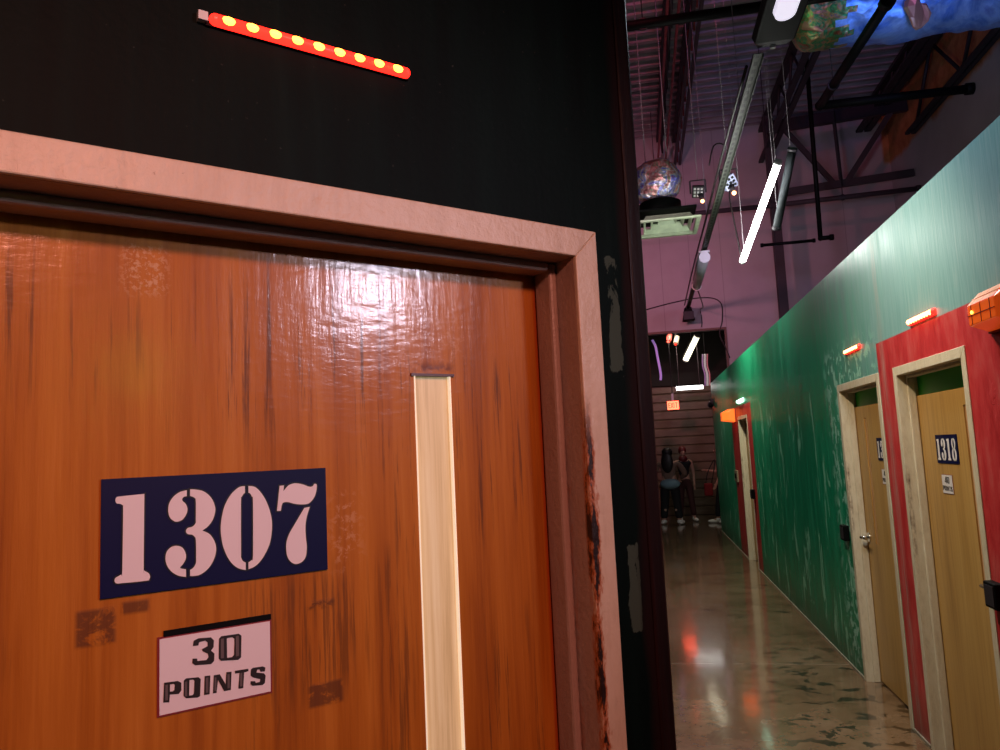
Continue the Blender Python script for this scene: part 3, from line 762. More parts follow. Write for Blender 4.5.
joist('roof_joist', 1.12, 2.0, BY - .03, 7.5, 8.0, M['dsteel'], M['dsteel'], M['joist'], label='dark lattice joist right beside the red-chorded one', gap=.05, r=.016, pitch=.55, bw=.05)
joist('roof_joist', 2.84, 4.0, BY - .03, 7.35, 8.0, M['dsteel'], M['dsteel'], M['dsteel'], label='dark joist running back above the hanging white tube', gap=.07, r=.022, pitch=1.1, bw=.09)
joist('roof_joist', 4.75, 4.0, BY - .03, 7.75, 8.05, M['dsteel'], M['dsteel'], M['dsteel'], label='dark joist left of the bare orange insulation', gap=.08, r=.02, bw=.12)
e = joist('roof_joist', 5.08, 6.0, 13.9, 7.05, 8.05, M['dsteel'], M['dsteel'], M['dsteel'], label='dark deep joist against the bare orange insulation', gap=.05, r=.03, pitch=1.9, bw=.07)

# V-braced girder in front of the back wall (runs across)
g0 = empty('roof_girder', (2.6, 14.2, 6.3))
for nm, p, q, w, h in (('bottom_chord', (.3, 0, 0), (2.58, 0, .12), .08, .13), ('top_chord', (.1, 0, 1.28), (2.58, 0, 1.40), .10, .22),
                       ('brace', (.45, 0, 1.2), (1.22, 0, .06), .06, .09), ('brace', (1.42, 0, .06), (2.3, 0, 1.3), .06, .10), ('post', (1.34, 0, .05), (1.32, 0, 1.3), .05, .07),
                       ('column', (.22, .4, -6.29), (.22, .4, 1.7), .16, .16)):
    bm = bmesh.new(); beam(bm, p, q, w, h); obj(nm, bm, M['gsteel'] if nm in ('column', 'brace', 'post', 'bottom_chord') else M['dsteel'], g0)
tag(g0, 'V-braced dark girder in front of the mauve back wall', 'girder')

def pipe(name, pts, r, m, label, cat='pipe', hang=(), fl=None):
    e = empty(name, pts[0]); P = [Vector(p) - Vector(pts[0]) for p in pts]
    bm = bmesh.new()
    for a, b_ in zip(P, P[1:]): rod(bm, a, b_, r, 12)
    for a in P[1:-1]: ball(bm, a, r * 1.15)
    obj('run', bm, m, e, smooth=False)
    for i, a in enumerate(P[:1] + P[-1:]):
        d = (P[1] - P[0]).normalized() if i == 0 else (P[-1] - P[-2]).normalized()
        bm = bmesh.new(); rod(bm, a - d * r, a + d * r * .6, r * 1.35, 12); obj('fitting', bm, m, e)
    for hpt in hang:
        a = Vector(hpt) - Vector(pts[0]); bm = bmesh.new()
        rod(bm, a, (a.x, a.y, CZ - pts[0][2]), .006, 6); rod(bm, a - Vector((0, .01, 0)), a + Vector((0, .01, 0)), r * 1.3, 12)
        obj('hanger', bm, M['dsteel'], e)
    return tag(e, label, cat)
pipe('sprinkler_pipe', [(-.6, 7.35, 6.0), (1.55, 7.35, 6.0), (2.66, 7.40, 6.04)], .052, M['black'], 'thick black pipe crossing at upper left under the roof deck', hang=[(.3, 7.35, 6.0)])
pipe('sprinkler_pipe', [(2.70, 7.62, 6.0), (2.57, 9.86, 6.0), (4.35, 9.86, 5.98)], .055, M['black'], 'black elbowed pipe in front of the blue foil duct', hang=[(2.60, 9.3, 6.0)])
pipe('conduit_pipe', [(-.5, 14.05, 6.03), (2.63, 14.05, 6.03), (5.18, 14.05, 6.07)], .045, M['gsteel'], 'long grey pipe crossing low in front of the mauve back wall', hang=[(3.9, 14.05, 6.05), (.6, 14.05, 6.03)])
pipe('drop_pipe', [(3.0, 12.0, 8.13), (2.95, 12.0, 4.80), (3.12, 12.0, 4.80)], .035, M['black'], 'thin black vertical drop pipe right of the white tube')
pipe('branch_pipe', [(2.1, 12.1, 4.80), (2.88, 12.1, 4.80)], .025, M['black'], 'short black horizontal pipe meeting the drop pipe', hang=[(2.3, 12.1, 4.8)])

# perforated strut rail with its cables
e = empty('strut_rail', (.985, 5.2, 4.40)); a0 = Vector((0, 0, 0)); a1 = Vector((.10, 9.6, 0))
bm = bmesh.new(); w2 = .036
box(bm, -w2, w2, 0, 9.65, 0, .004); box(bm, -w2, -w2 + .004, 0, 9.65, -.03, .0); box(bm, w2 - .004, w2, 0, 9.65, -.03, .0)
k = 0; y = .05
sl = bmesh.new()
while y < 9.5: box(sl, -.012, .012, y, y + .06, -.0012, .002); y += .11
for b in (bm, sl):
    for v in b.verts: v.co.x += v.co.y * .0104
obj('channel', bm, m_slotted(), e); sl.free()
bm = bmesh.new()
sweep(bm, [(-.05, .2, .02), (-.055, 2, .0), (-.03, 4, .02), (-.02, 6.5, .0), (.03, 9.5, .02)], .012); obj('cable', bm, M['cable'], e)
for yy in (1.0, 4.5, 8.2):
    bm = bmesh.new(); rod(bm, (yy * .0104, yy, 0), (yy * .0104, yy, CZ - 4.4), .004, 6); obj('hanger_wire', bm, M['wire'], e)
tag(e, 'perforated grey strut rail running back above the corridor', 'rail')

# black lamp housing at the near end
e = empty('pendant_lamp', (1.08, 3.3, 4.42))
bm = bmesh.new()
prof = [(-.13, 0), (.13, 0), (.15, .05), (.09, .16), (-.09, .16), (-.15, .05)]
A = [bm.verts.new((p[0], 0, p[1])) for p in prof]; B = [bm.verts.new((p[0], 1.8, p[1])) for p in prof]; C2 = [bm.verts.new((p[0] * .75, 1.9, .02 + p[1] * .8)) for p in prof]
for X_, Y_ in ((A, B), (B, C2)):
    for i in range(6): bm.faces.new((X_[i], X_[(i + 1) % 6], Y_[(i + 1) % 6], Y_[i]))
bm.faces.new(A[::-1]); bm.faces.new(C2); obj('housing', bm, M['black'], e, bevel=.01)
bm = bmesh.new(); n = 12; ring = []
out = [(-.075, 0), (.075, 0)] + [(.075 * math.cos(a), 1.42 + .085 * math.sin(a)) for a in [PI * i / n for i in range(n + 1)]]
T = [bm.verts.new((x, y, .001)) for x, y in out]; U = [bm.verts.new((x * .85, y, -.028)) for x, y in out]
for i in range(len(out)): bm.faces.new((T[i], T[(i + 1) % len(out)], U[(i + 1) % len(out)], U[i]))
bm.faces.new(T); bm.faces.new(U[::-1]); obj('lens', bm, M['tube_soft'], e)
for x, y in ((-.09, .4), (.09, .4), (-.09, 1.6), (.09, 1.6)):
    bm = bmesh.new(); rod(bm, (x, y, .15), (x, y, CZ - 4.42), .003, 6); obj('hanger_wire', bm, M['wire'], e)
obj('clip', bxm(-.015, .02, 1.88, 1.90, .0, .02), M['white'], e)
tag(e, 'black hanging lamp housing with a rounded white lens at top edge', 'lamp')

def tube_light(name, p, q, r, m, label, wires=True, cap=None, house=None, group=None):
    p, q = Vector(p), Vector(q); e = empty(name, p); d = q - p; u = d.normalized()
    bm = bmesh.new(); rod(bm, u * .02, d - u * .02, r, 14); obj('tube', bm, m, e)
    for c in (Vector((0, 0, 0)), d - u * .03):
        bm = bmesh.new(); rod(bm, c, c + u * .03, r * 1.12, 12); obj('end_cap', bm, cap or M['white'], e)
    if house:
        bm = bmesh.new(); beam(bm, Vector((0, 0, r + .012)), d + Vector((0, 0, r + .012)), r * 2.1, .025); obj('housing', bm, house, e)
    if wires:
        for c in (u * .08, d - u * .08):
            bm = bmesh.new(); rod(bm, c + Vector((0, 0, r * .7)), (c.x, c.y, CZ - p.z), .0025, 6); obj('hanger_wire', bm, M['wire'], e)
    return tag(e, label, 'light', group)
tube_light('tube_light', (1.180, 8.04, 3.60), (1.438, 7.07, 4.30), .032, M['tube'], 'bright white tube light hanging aslant over the corridor')
tube_light('tube_light', (1.47, 7.62, 3.80), (1.60, 7.20, 4.46), .04, M['tube_off'], 'dull unlit tube hanging right behind the bright one', wires=True, cap=M['dsteel'])
tube_light('batten_light', (1.035, 10.4, 4.272), (1.062, 12.3, 4.272), .07, M['tube_pale'], 'unlit white batten hanging below the strut rail', wires=False, house=M['white'])

# speaker box where the rail ends
e = empty('speaker_box', (1.09, 14.95, 4.14))
bm = bmesh.new(); box(bm, -.12, .12, -.1, .1, 0, .27)
for v in bm.verts:
    if v.co.z > .2: v.co.x *= .55
obj('housing', bm, M['black'], e, bevel=.02); bm = bmesh.new(); rod(bm, (0, 0, .26), (-.02, 0, .31), .02); obj('bracket', bm, M['dsteel'], e)
obj('front_plate', bxm(-.1, .1, -.104, -.098, .02, .18), M['dsteel'], e)
tag(e, 'black speaker box where the strut rail meets the back wall', 'lamp')

# ceiling diffuser on its duct, foil plenum above
e = empty('air_diffuser', (.49, 9.0, 4.32)); hw = .37
bm = bmesh.new()
for k in range(4):
    a = hw * (1 - k * .235); b_ = a - (.05 if k == 0 else .028); z0 = (.0, .03, .055, .08)[k]; z1 = z0 + (.02 if k == 0 else .05)
    A = [bm.verts.new((x * a, y * a, z0)) for x, y in ((-1, -1), (1, -1), (1, 1), (-1, 1))]
    B = [bm.verts.new((x * b_, y * b_, z1 if k else z0)) for x, y in ((-1, -1), (1, -1), (1, 1), (-1, 1))]
    Cc = [bm.verts.new((x * b_, y * b_, z1 + .02)) for x, y in ((-1, -1), (1, -1), (1, 1), (-1, 1))]
    Dd = [bm.verts.new((x * a, y * a, z0 + .02)) for x, y in ((-1, -1), (1, -1), (1, 1), (-1, 1))]
    for P_, Q_ in ((A, B), (B, Cc), (Cc, Dd), (Dd, A)):
        for i in range(4): bm.faces.new((P_[i], P_[(i + 1) % 4], Q_[(i + 1) % 4], Q_[i]))
obj('louvre', bm, M['grille'], e)
bm = bmesh.new(); box(bm, -.33, .33, -.33, .33, .14, .16); obj('back_plate', bm, M['black'], e)
bm = bmesh.new(); rod(bm, (-.07, 0, .15), (-.07, 0, .315), .25, 24, .25); obj('neck', bm, M['black'], e)
tag(e, 'ivory square ceiling air diffuser beside the dark foreground wall', 'diffuser')
bm = bmesh.new(); vs = ball(bm, (0, 0, .28), .30, .30, .29, 40, 28)
for v in vs:
    n_ = mnoise.noise(v.co * 6) * .035 + mnoise.noise(v.co * 14) * .018; v.co += (v.co - Vector((0, 0, .28))).normalized() * n_
    v.co.z = max(v.co.z, .02)
e = empty('foil_plenum', (.40, 9.0, 4.62))
obj('wrap', bm, M['foil_mix'], e)
for x in (-.12, .14):
    bm = bmesh.new(); rod(bm, (x, 0, .45), (x, 0, CZ - 4.76), .006, 6); obj('hanger_wire', bm, M['wire'], e)
tag(e, 'crumpled rainbow foil ball over the ivory air diffuser', 'duct')

# long blue foil duct
bm = bmesh.new(); nx, nr = 90, 40; rings = []
for i in range(nx + 1):
    u = i / nx; x = u * 2.88; rr = .43
    if u < .06: rr *= math.sqrt(max(.02, 1 - (1 - u / .06) ** 2)) * .55 + .45
    rg = []
    for k in range(nr):
        a = 2 * PI * k / nr; p = Vector((x, math.cos(a), math.sin(a)))
        d = mnoise.noise(Vector((x * 2.2, p.y * 2, p.z * 2))) * .05 + mnoise.noise(Vector((x * 6, p.y * 5, p.z * 5))) * .03
        rg.append(bm.verts.new((x, p.y * (rr + d), p.z * (rr + d))))
    rings.append(rg)
for i, (A, B) in enumerate(zip(rings, rings[1:])):
    for k in range(nr):
        f = bm.faces.new((A[k], A[(k + 1) % nr], B[(k + 1) % nr], B[k])); f.smooth = True
        cx = i / nx
        f.material_index = 1 if cx < .17 + .04 * math.sin(k * 1.7) else 0
bm.faces.new(rings[0][::-1]).material_index = 1; bm.faces.new(rings[-1])
e = empty('foil_duct', (2.10, 8.85, 6.70))
obj('sleeve', bm, [M['foil_blue'], M['foil_green']], e)
bm = bmesh.new(); rod(bm, (.06, -.25, -.26), (.24, -.30, -.40), .06, 8, .01); obj('torn_flap', bm, M['copper'], e, smooth=True)
bm = bmesh.new(); ball(bm, (1.22, -.33, -.27), .16, .07, .22, 12, 8)
for v in bm.verts: v.co += Vector((mnoise.noise(v.co * 5), mnoise.noise(v.co * 5 + Vector((3, 0, 0))), mnoise.noise(v.co * 5 + Vector((0, 7, 0))))) * .1
obj('patch', bm, M['copper'], e)
for x in (.5, 1.9):
    bm = bmesh.new(); rod(bm, (x, 0, .30), (x, 0, CZ - 6.70), .006, 6); obj('hanger_wire', bm, M['wire'], e)
tag(e, 'big crumpled blue foil duct at the upper right', 'duct')

# small party spot lamps hung by the rail
def spot_lamp(loc, label, m, lens, tilt):
    e = empty('party_spot_lamp', loc); R_ = Matrix.Rotation(tilt, 4, 'Y') @ Matrix.Rotation(.5, 4, 'X')
    bm = bmesh.new(); box(bm, -.07, .07, -.05, .05, -.07, .07, M4=R_); obj('body', bm, m, e, bevel=.008)
    bm = bmesh.new()
    for i in range(3):
        for j in range(3): box(bm, -.055 + i * .04, -.03 + i * .04, -.054, -.048, -.055 + j * .04, -.03 + j * .04, M4=R_)
    obj('face', bm, M['white'] if m is M['gsteel'] else M['tube_off'], e)
    bm = bmesh.new(); beam(bm, (-.09, 0, -.02), (-.09, 0, .14), .02, .01); beam(bm, (.09, 0, -.02), (.09, 0, .14), .02, .01); beam(bm, (-.09, 0, .14), (.09, 0, .14), .02, .01)
    obj('yoke', bm, M['gsteel'], e)
    bm = bmesh.new(); rod(bm, (0, 0, .14), (0, 0, CZ - loc[2]), .004, 6); obj('hanger_wire', bm, M['wire'], e)
    bm = bmesh.new(); ball(bm, (.035, -.06, -.145), .022); obj('indicator', bm, lens, e, smooth=True)
    bm = bmesh.new(); rod(bm, (.02, -.03, -.05), (.035, -.05, -.135), .03, 10, .02); obj('lens_barrel', bm, M['gsteel'], e)
    return tag(e, label, 'lamp', 'small party lamps over the corridor')
spot_lamp((.88, 9.0, 4.74), 'small perforated grey lamp with red indicator left of the strut rail', M['gsteel'], M['pink_l'], .1)
spot_lamp((1.105, 8.0, 4.47), 'small blue-white lamp with red indicator right of the strut rail', M['bluew'], M['pink_l'], -.5)

# loose cables
def cable(pts, r, label, m='cable'):
    p0 = Vector(pts[0]); bm = bmesh.new(); sweep(bm, [Vector(p) - p0 for p in pts], r)
    return tag(obj('loose_cable', bm, M[m], loc=p0), label, 'cable')
WY = BY - .014
cable([(-.2, WY, 4.4), (.5, WY, 4.55), (.9, WY, 4.62), (1.25, WY, 4.66), (1.6, WY, 4.64), (1.78, WY, 4.5), (1.77, WY, 4.15), (1.7, WY, 3.9), (1.80, WY, 3.6), (1.86, WY, 3.4)], .012, 'thin dark cable looping down the wall right of the opening')
cable([(1.07, 12.32, 4.24), (1.25, 13.5, 4.15), (1.33, 14.9, 4.36), (1.36, WY - .01, 4.38), (1.38, WY, 4.2), (1.36, WY, 4.06)], .01, 'thin dark cable dropping from the white batten')
cable([(.94, 8.2, 4.75), (1.0, 8.15, 4.95), (1.12, 8.15, 4.92), (1.14, 8.15, 4.6), (1.12, 8.15, 4.35), (1.14, 8.12, 4.1), (1.18, 8.07, 3.64)], .008, 'thin black cable looping over the strut rail to the blue-white lamp')

# ================================================================= FAR ROOM
bm = bmesh.new(); z = 0.0
while z < 3.2:
    h = min(.215, 3.2 - z)
    A = [(0, z), (-.02, z + .012), (-.028, z + h - .03), (0, z + h - .012), (.01, z + h)]
    prev = None
    for (dy, zz) in A:
        a = bm.verts.new((0, dy, zz)); b_ = bm.verts.new((2.9, dy, zz))
        if prev: bm.faces.new((prev[0], prev[1], b_, a))
        prev = (a, b_)
    z += .215
e = empty('roll_up_door', (-.3, 19.0, 0))
obj('curtain', bm, M['siding'], e); obj('header_box', bxm(0, 2.9, -.1, .25, 3.2, 3.5), M['void'], e)
bm = bmesh.new(); box(bm, -.08, 0, -.06, .1, 0, 3.2); obj('guide_rail', bm, M['dsteel'], e)
bm = bmesh.new(); box(bm, 2.9, 2.98, -.06, .1, 0, 3.2); obj('guide_rail', bm, M['dsteel'], e)
tag(e, 'brown-grey ribbed roll-up door at the end of the corridor', 'door')

e = empty('exit_sign', (.765, 17.0, 2.50)); e.scale = (.78, 1, .88)
obj('housing', bxm(-.17, .17, 0, .05, 0, .235), M['dsteel'], e)
obj('face', bxm(-.16, .16, -.006, 0, .01, .225), M['exit'], e)
bm = bmesh.new(); z0, z1 = .05, .185; zc = (z0 + z1) / 2; T_ = .016
box(bm, -.13, -.13 + T_, -.010, -.006, z0, z1)
for zz in (z0, zc - T_ / 2, z1 - T_): box(bm, -.13, -.075, -.010, -.006, zz, zz + T_)
for p, q in (((-.06, -.008, z0), (0, -.008, z1)), ((0, -.008, z0), (-.06, -.008, z1))): beam(bm, p, q, .004, T_)
box(bm, .018, .018 + T_, -.010, -.006, z0, z1); box(bm, .06, .125, -.010, -.006, z1 - T_, z1); box(bm, .085, .085 + T_, -.010, -.006, z0, z1)
obj('lettering', bm, M['exit_l'], e)
bm = bmesh.new(); rod(bm, (0, .025, .23), (0, .025, 2.5), .012, 8); obj('hanger', bm, M['dsteel'], e)
obj('junction_box', bxm(-.03, .03, -.002, .05, .24, .42), M['white'], e)
tag(e, 'glowing orange-red EXIT sign before the roll-up door', 'sign')

tube_light('far_tube_light', (1.16, 17.6, 3.68), (1.42, 17.0, 4.15), .06, M['tube_far'], 'lit yellowish tube slanting in the dark room beyond the opening', wires=False, house=M['void'])
bpy.data.objects['far_tube_light'].location = (1.12, 17.2, 3.62)
e = bpy.data.objects['far_tube_light']; bm = bmesh.new(); rod(bm, (.13, -.3, .3), (.13, -.3, 1.38), .006, 6); obj('hanger_wire', bm, M['wire'], e)
e = tube_light('far_tube_light', (.86, 17.6, 3.02), (1.52, 17.6, 3.02), .045, M['tube_farw'], 'lit white horizontal tube above the roll-up door', wires=False, house=M['black'])
for x in (.1, .56):
    bm = bmesh.new(); rod(bm, (x, 0, .06), (x, 0, 1.98), .006, 6); obj('hanger_wire', bm, M['wire'], e)
# violet rope light, can lamps, streamer
bm = bmesh.new(); p0 = Vector((.46, 16.6, 3.2)); sweep(bm, [(-.06, 0, .85), (.0, 0, .7), (.03, 0, .45), (.07, 0, .1), (.06, 0, -.05)], .026, 8)
tag(obj('rope_light', bm, M['purple_l'], loc=p0), 'violet lit hanging streamer at the left of the opening', 'light')
def can(loc, label, m, lens):
    e = empty('can_lamp', loc); bm = bmesh.new(); rod(bm, (0, 0, 0), (.05, .12, .18), .06, 14); obj('can', bm, m, e)
    bm = bmesh.new(); rod(bm, (-.004, -.01, -.012), (0, 0, 0), .022, 14); obj('lens', bm, lens, e)
    bm = bmesh.new(); rod(bm, (.04, .1, .15), (.04, .1, 5.0 - loc[2]), .01, 6); obj('hanger', bm, M['dsteel'], e)
    return tag(e, label, 'lamp', 'red can lamps in the dark far room')
can((.78, 17.4, 4.10), 'red-lit can lamp left of its grey twin in the far room', plain('dull_red_can', (.35, .05, .04), .5), M['red_l'])
can((.94, 17.4, 4.03), 'grey-lit can lamp right of the red one in the far room', plain('dull_grey_can', (.25, .22, .18), .5), M['led_red'])
e = empty('party_streamer', (1.52, 16.8, 2.98))
for dx, m in ((-.05, 'purple_l'), (0, 'tube_pale'), (.05, 'led_red')):
    bm = bmesh.new(); sweep(bm, [(dx, 0, 0), (dx + .015, .01, .25), (dx - .02, 0, .45), (dx, 0, .7)], .014 if dx else .024, 6)
    obj('ribbon', bm, plain('lit_' + m + '_ribbon', (.6, .5, .6), .4, emit=((.3, .1, .5), (.9, .95, .8), (.8, .08, .05))[int(dx * 20 + 1)], es=.22), e)
bm = bmesh.new(); rod(bm, (0, 0, .68), (0, 0, 2.0), .008, 6); obj('hanger', bm, M['dsteel'], e)
tag(e, 'multicoloured hanging streamer right of the slanting far tube', 'decoration')
e = empty('security_camera', (1.40, 14.95, 2.42))
obj('mount', bxm(-.02, .16, -.03, .03, .10, .16), M['dsteel'], e); bm = bmesh.new(); rod(bm, (0, .06, .06), (-.03, -.14, .03), .06, 14); obj('barrel', bm, M['dsteel'], e)
bm = bmesh.new(); ball(bm, (-.03, -.15, .03), .045); obj('dome', bm, M['black'], e, smooth=True)
tag(e, 'small dark security camera at the far end of the green wall', 'camera')

# ================================================================= PEOPLE
def skinned(name, joints, edges, mat, parent, sub=2):
    me = bpy.data.meshes.new(name); idx = {k: i for i, k in enumerate(joints)}
    me.from_pydata([joints[k][0] for k in joints], [(idx[a], idx[b]) for a, b in edges], [])
    o = bpy.data.objects.new(name, me); COL.objects.link(o)
    o.modifiers.new('skin', 'SKIN')
    if not me.skin_vertices:
        bpy.context.view_layer.objects.active = o
    for i, k in enumerate(joints):
        r = joints[k][1]; r = r if hasattr(r, '__len__') else (r, r)
        me.skin_vertices[0].data[i].radius = r; me.skin_vertices[0].data[i].use_root = (i == 0)
    s = o.modifiers.new('sub', 'SUBSURF'); s.levels = sub; s.render_levels = sub
    dg = bpy.context.evaluated_depsgraph_get(); ev = o.evaluated_get(dg)
    m2 = bpy.data.meshes.new_from_object(ev); COL.objects.unlink(o); bpy.data.objects.remove(o)
    m2.materials.clear(); m2.materials.append(mat)
    for p in m2.polygons: p.use_smooth = True
    r = bpy.data.objects.new(name, m2); COL.objects.link(r); r.parent = parent
    return r
def person(loc, rz, H, label, top, legs, hair, longhair, arms, bare=False, extra=None, stance=.1, feet=(0, 0)):
    """stands at loc facing local -y; arms: for each side the elbow and hand offsets from the shoulder"""
    k = H / 1.7; e = empty('person', loc, rz)
    hipz, kz, sh = .90 * k, .47 * k, 1.38 * k
    J = {'hip': ((0, 0, hipz), (.13 * k, .10 * k)), 'waist': ((0, .0, 1.07 * k), (.115 * k, .085 * k)), 'chest': ((0, 0, 1.26 * k), (.135 * k, .095 * k)),
         'neckb': ((0, .01, 1.42 * k), .055 * k), 'neck': ((0, 0, 1.48 * k), .045 * k), 'head': ((0, -.015 * k, 1.57 * k), (.072 * k, .088 * k)), 'crown': ((0, 0, 1.64 * k), (.066 * k, .08 * k))}
    Ed = [('hip', 'waist'), ('waist', 'chest'), ('chest', 'neckb'), ('neckb', 'neck'), ('neck', 'head'), ('head', 'crown')]
    TR = {'hip': ((0, 0, hipz + .02), (.145 * k, .115 * k)), 'top': ((0, 0, 1.0 * k), (.12 * k, .095 * k))}; TE = [('hip', 'top')]
    TP = {'low': ((0, 0, .95 * k), (.13 * k, .105 * k)), 'waist': ((0, 0, 1.07 * k), (.12 * k, .092 * k)), 'chest': ((0, 0, 1.26 * k), (.145 * k, .105 * k)), 'neck': ((0, .01, 1.40 * k), .07 * k)}
    PE = [('low', 'waist'), ('waist', 'chest'), ('chest', 'neck')]
    for s, nm in ((-1, 'l'), (1, 'r')):
        fy = feet[0] if s < 0 else feet[1]
        hp = (s * .085 * k, 0, hipz - .05 * k); kn = (s * (stance * .8), fy * .5 - .02, kz); an = (s * stance, fy, .09); tp = (s * (stance + .02), fy - .13, .035)
        J['th' + nm] = (hp, .085 * k); J['kn' + nm] = (kn, .055 * k); J['ca' + nm] = ((kn[0], kn[1] + .03, .33 * k), .052 * k); J['an' + nm] = (an, .035 * k); J['to' + nm] = (tp, .03 * k)
        Ed += [('hip', 'th' + nm), ('th' + nm, 'kn' + nm), ('kn' + nm, 'ca' + nm), ('ca' + nm, 'an' + nm), ('an' + nm, 'to' + nm)]
        TR['th' + nm] = (hp, .098 * k); TR['kn' + nm] = (kn, .075 * k); TR['an' + nm] = ((an[0], an[1], .12), .07 * k)
        TE += [('hip', 'th' + nm), ('th' + nm, 'kn' + nm), ('kn' + nm, 'an' + nm)]
        S_ = Vector((s * .175 * k, 0, sh)); el, ha = arms[0 if s < 0 else 1]; El = S_ + Vector(el) * k; Ha = S_ + Vector(ha) * k
        J['sh' + nm] = (S_, .05 * k); J['el' + nm] = (El, .037 * k); J['wr' + nm] = (Ha, .026 * k)
        hd = (Ha - El).normalized(); J['pa' + nm] = (Ha + hd * .06 * k, (.034 * k, .018 * k))
        Ed += [('chest', 'sh' + nm), ('sh' + nm, 'el' + nm), ('el' + nm, 'wr' + nm), ('wr' + nm, 'pa' + nm)]
        side = hd.orthogonal().normalized()
        for f_ in range(4):
            b0 = Ha + hd * .09 * k + side * (.022 - .015 * f_) * k; tip = b0 + hd * (.06, .072, .068, .05)[f_] * k + Vector((0, -.015, 0))
            J['f%d%s' % (f_, nm)] = (b0, .009 * k); J['g%d%s' % (f_, nm)] = (tip, .007 * k); Ed += [('pa' + nm, 'f%d%s' % (f_, nm)), ('f%d%s' % (f_, nm), 'g%d%s' % (f_, nm))]
        J['tb' + nm] = (Ha + hd * .05 * k + side * .055 * k, .009 * k); Ed.append(('pa' + nm, 'tb' + nm))
        TP['sh' + nm] = (S_, .062 * k); PE.append(('chest', 'sh' + nm))
        if not bare:
            TP['el' + nm] = (El, .052 * k); TP['wr' + nm] = (El + (Ha - El) * .85, .04 * k); PE += [('sh' + nm, 'el' + nm), ('el' + nm, 'wr' + nm)]
        bm = bmesh.new(); ball(bm, (tp[0], tp[1] + .05, .042), .048, .135, .042, 14, 8)
        for v in bm.verts: v.co.z = max(v.co.z, 0)
        ball(bm, (an[0], an[1], .07), .045, .055, .05, 12, 8); obj('shoe', bm, M['shoe'], e, smooth=True)
    body = skinned('body', J, Ed, M['skin'], e)
    skinned('trousers', TR, TE, legs, e); skinned('top', TP, PE, top, e)
    bm = bmesh.new(); ball(bm, (0, .022 * k, 1.63 * k), .092 * k, .10 * k, .105 * k, 20, 14)
    if longhair: ball(bm, (0, .085 * k, 1.40 * k), .105 * k, .05 * k, .24 * k, 18, 14)
    obj('hair', bm, hair, e, smooth=True)
    bm = bmesh.new()
    for s in (-1, 1): ball(bm, (s * .03 * k, -.098 * k, 1.60 * k), .009 * k, .006, .006 * k, 8, 6)
    obj('eyes', bm, M['hair'], e)
    bm = bmesh.new(); ball(bm, (0, -.108 * k, 1.575 * k), .011 * k, .016 * k, .018 * k, 8, 6); ball(bm, (0, -.098 * k, 1.535 * k), .022 * k, .008, .007 * k, 8, 6)
    obj('nose_and_mouth', bm, M['skin'], e, smooth=True)
    tag(e, label, 'person')
    return e
pa = person((.56, 16.8, 0), PI * .92, 1.64, 'person with long dark hair seen from behind, pale denim tied at waist', M['greige'], M['bcloth'], M['hair'], True,
            [((-.10, -.05, -.25), (.02, -.20, -.38)), ((.08, .03, -.27), (.05, -.12, -.45))], stance=.13)
pa.scale = (1.3, 1.2, 1)
bm = bmesh.new(); ball(bm, (-.02, .04, .88), .17, .14, .12, 18, 12); o = obj('denim_jacket', bm, M['denim'], pa, smooth=True); o['label'] = 'pale denim jacket tied round the waist'
pb = person((.92, 17.5, 0), .15, 1.66, 'person in black sleeveless top with dark red scarf facing the corridor', M['bcloth'], M['maroon'], M['redhair'], False,
            [((-.05, .02, -.26), (-.02, -.05, -.50)), ((.05, .02, -.27), (.04, -.04, -.52))], bare=True, stance=.14, feet=(0, -.12))
bm = bmesh.new(); ball(bm, (0, -.01, 1.40), .10, .09, .09, 16, 12); obj('scarf', bm, M['redhair'], pb, smooth=True)
pc = person((1.66, 16.8, 0), PI * .5 + PI, 1.68, 'person in black mostly hidden by the far end of the green wall', M['bcloth'], M['bcloth'], M['hair'], True,
            [((-.03, -.07, -.26), (-.02, -.22, -.24)), ((.05, -.02, -.27), (.02, -.12, -.50))], bare=True, stance=.10, feet=(-.12, .08))
e = empty('shoulder_bag', (1.38, 16.7, .60)); bm = bmesh.new(); box(bm, -.10, .08, -.06, .06, 0, .27); obj('pouch', bm, M['redbag'], e, bevel=.03)
bm = bmesh.new(); sweep(bm, [(-.06, 0, .26), (.0, 0, .5), (.16, 0, .77), (.12, 0, .5), (.06, 0, .26)], .01); obj('strap', bm, M['bcloth'], e)
tag(e, 'red bag hanging at the far end of the green wall', 'bag')

# ================================================================= LIGHT
def lamp(name, kind, loc, energy, col, size=.3, target=None, spot=60, size_y=None, blend=.6):
    d = bpy.data.lights.new(name, kind); d.energy = energy; d.color = col
    if kind == 'AREA':
        d.size = size
        if size_y: d.shape = 'RECTANGLE'; d.size_y = size_y
    else: d.shadow_soft_size = size
    if kind == 'SPOT': d.spot_size = math.radians(spot); d.spot_blend = blend
    o = bpy.data.objects.new(name, d); COL.objects.link(o); o.location = loc
    if target is not None: o.rotation_euler = (Vector(target) - Vector(loc)).to_track_quat('-Z', 'Y').to_euler()
    return o
lamp('pink_hall_light', 'SPOT', (1.03, -1.16, 3.05), 205, (1, .36, .26), .12, L(.38, D0, 1.70), spot=46, blend=.9)
lamp('white_hall_tube', 'SPOT', (4.3, -.62, 3.10), 300, (.90, .82, 1), .21, L(.35, D0, 1.85), spot=20, blend=1)
lamp('green_party_spot', 'SPOT', (3.55, -2.15, 2.46), 11, (.55, 1, .08), .04, L(-.06, D0, 1.84), spot=8, blend=1)
lamp('cool_lens_light', 'AREA', (1.0, 3.9, 4.36), 62, (.74, .90, 1), .16, (1.35, 3.9, 2.2), size_y=1.4)
lamp('corridor_tube_light', 'POINT', (.85, 7.7, 3.6), 32, (.95, 1, .92), .15)
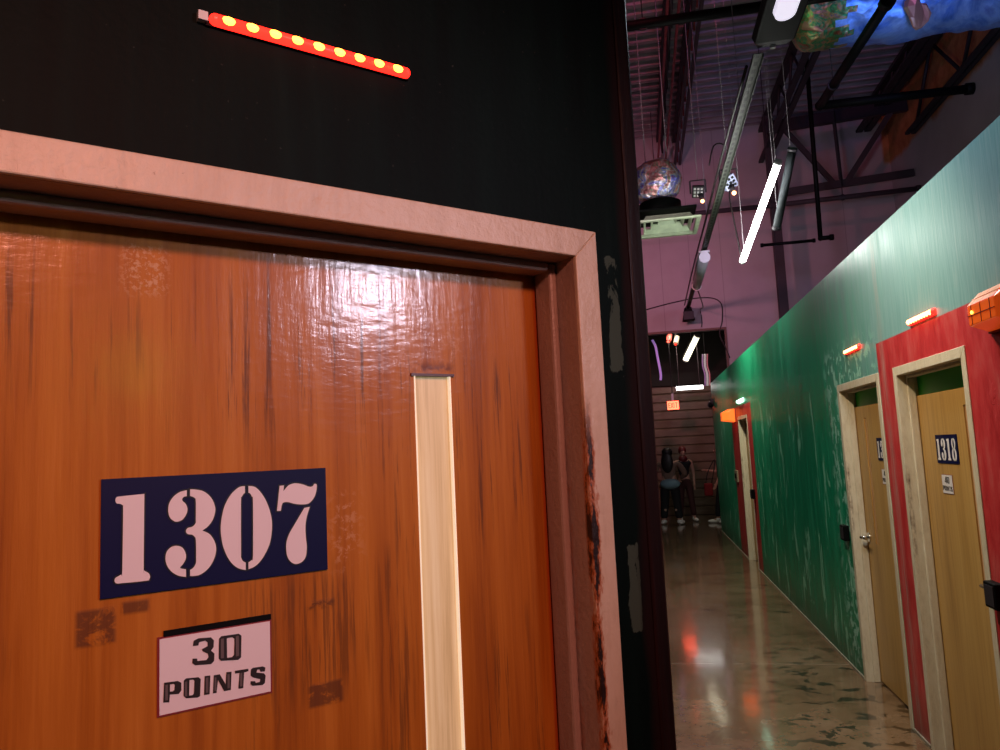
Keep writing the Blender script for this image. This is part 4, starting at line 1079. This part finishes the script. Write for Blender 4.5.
lamp('added_wall_light', 'SPOT', (.85, 10.0, 3.75), 190, (1, .98, .72), .12, (1.445, 10.2, 2.0), spot=150, blend=1)  # lamp added for the pale zone on the green wall; the batten is unlit
lamp('added_door_light', 'SPOT', (.10, 3.75, 3.66), 200, (1, .82, .55), .08, (1.5, 4.8, 1.1), spot=95, blend=.9)  # unseen warm lamp added to light the right-hand doors
lamp('added_far_wall_light', 'SPOT', (.35, 12.9, 3.7), 55, (.9, 1, .8), .12, (1.445, 13.4, 2.0), spot=100, blend=1)  # lamp without a fixture, added to brighten the far green wall
lamp('added_foil_fill', 'POINT', (.10, 8.1, 4.35), 3.5, (1, .8, .85), .08)  # small fill light added to brighten the foil ball
lamp('pink_wall_wash', 'SPOT', (-.9, 9.6, 4.2), 480, (1, .30, .40), .15, (-.1, BY, 4.4), spot=85, blend=1)
lamp('mauve_wall_wash', 'SPOT', (1.6, 8.0, 4.4), 150, (.85, .65, 1), .2, (2.0, BY, 4.6), spot=80, blend=1)
lamp('red_roof_wash', 'SPOT', (-.4, 4.6, 6.9), 230, (1, .16, .24), .1, (.2, 11.5, 8.2), spot=75)
lamp('violet_roof_wash', 'SPOT', (2.4, 5.0, 6.9), 95, (.55, .28, 1), .1, (2.4, 12.0, 8.2), spot=75)
lamp('blue_foil_spot', 'SPOT', (3.3, 7.2, 5.0), 60, (.25, .45, 1), .25, (3.5, 8.8, 6.8), spot=75)
lamp('green_foil_spot', 'POINT', (1.9, 8.2, 6.3), 2, (.1, 1, .35), .05)
lamp('green_diffuser_spot', 'SPOT', (1.3, 7.2, 3.3), 26, (.35, 1, .35), .08, (.6, 9.0, 4.35), spot=30)
lamp('far_room_light', 'AREA', (.9, 17.2, 4.2), 14, (1, .85, .65), .5, (.9, 18.6, 1.2))
w = bpy.data.worlds.new('World'); SC.world = w; w.use_nodes = True
w.node_tree.nodes['Background'].inputs[0].default_value = (.5, .4, .5, 1); w.node_tree.nodes['Background'].inputs[1].default_value = .004

# ================================================================= CAMERA
cd = bpy.data.cameras.new('camera'); cd.sensor_width = 36; cd.lens = 742 / 1000 * 36; cd.clip_start = .05
cam = bpy.data.objects.new('camera', cd); COL.objects.link(cam)
R_ = Matrix(((0.9815, 0.0653, 0.1801), (0.1858, -0.0956, -0.9779), (-0.0466, 0.9933, -0.1059)))
cam.matrix_world = Matrix.Translation((0, 0, 1.7)) @ R_.to_quaternion().to_matrix().to_4x4()
SC.camera = cam
SC.view_settings.view_transform = 'Standard'; SC.view_settings.look = 'None'
SC.view_settings.exposure = 0; SC.view_settings.gamma = 1; SC.view_settings.use_curve_mapping = False
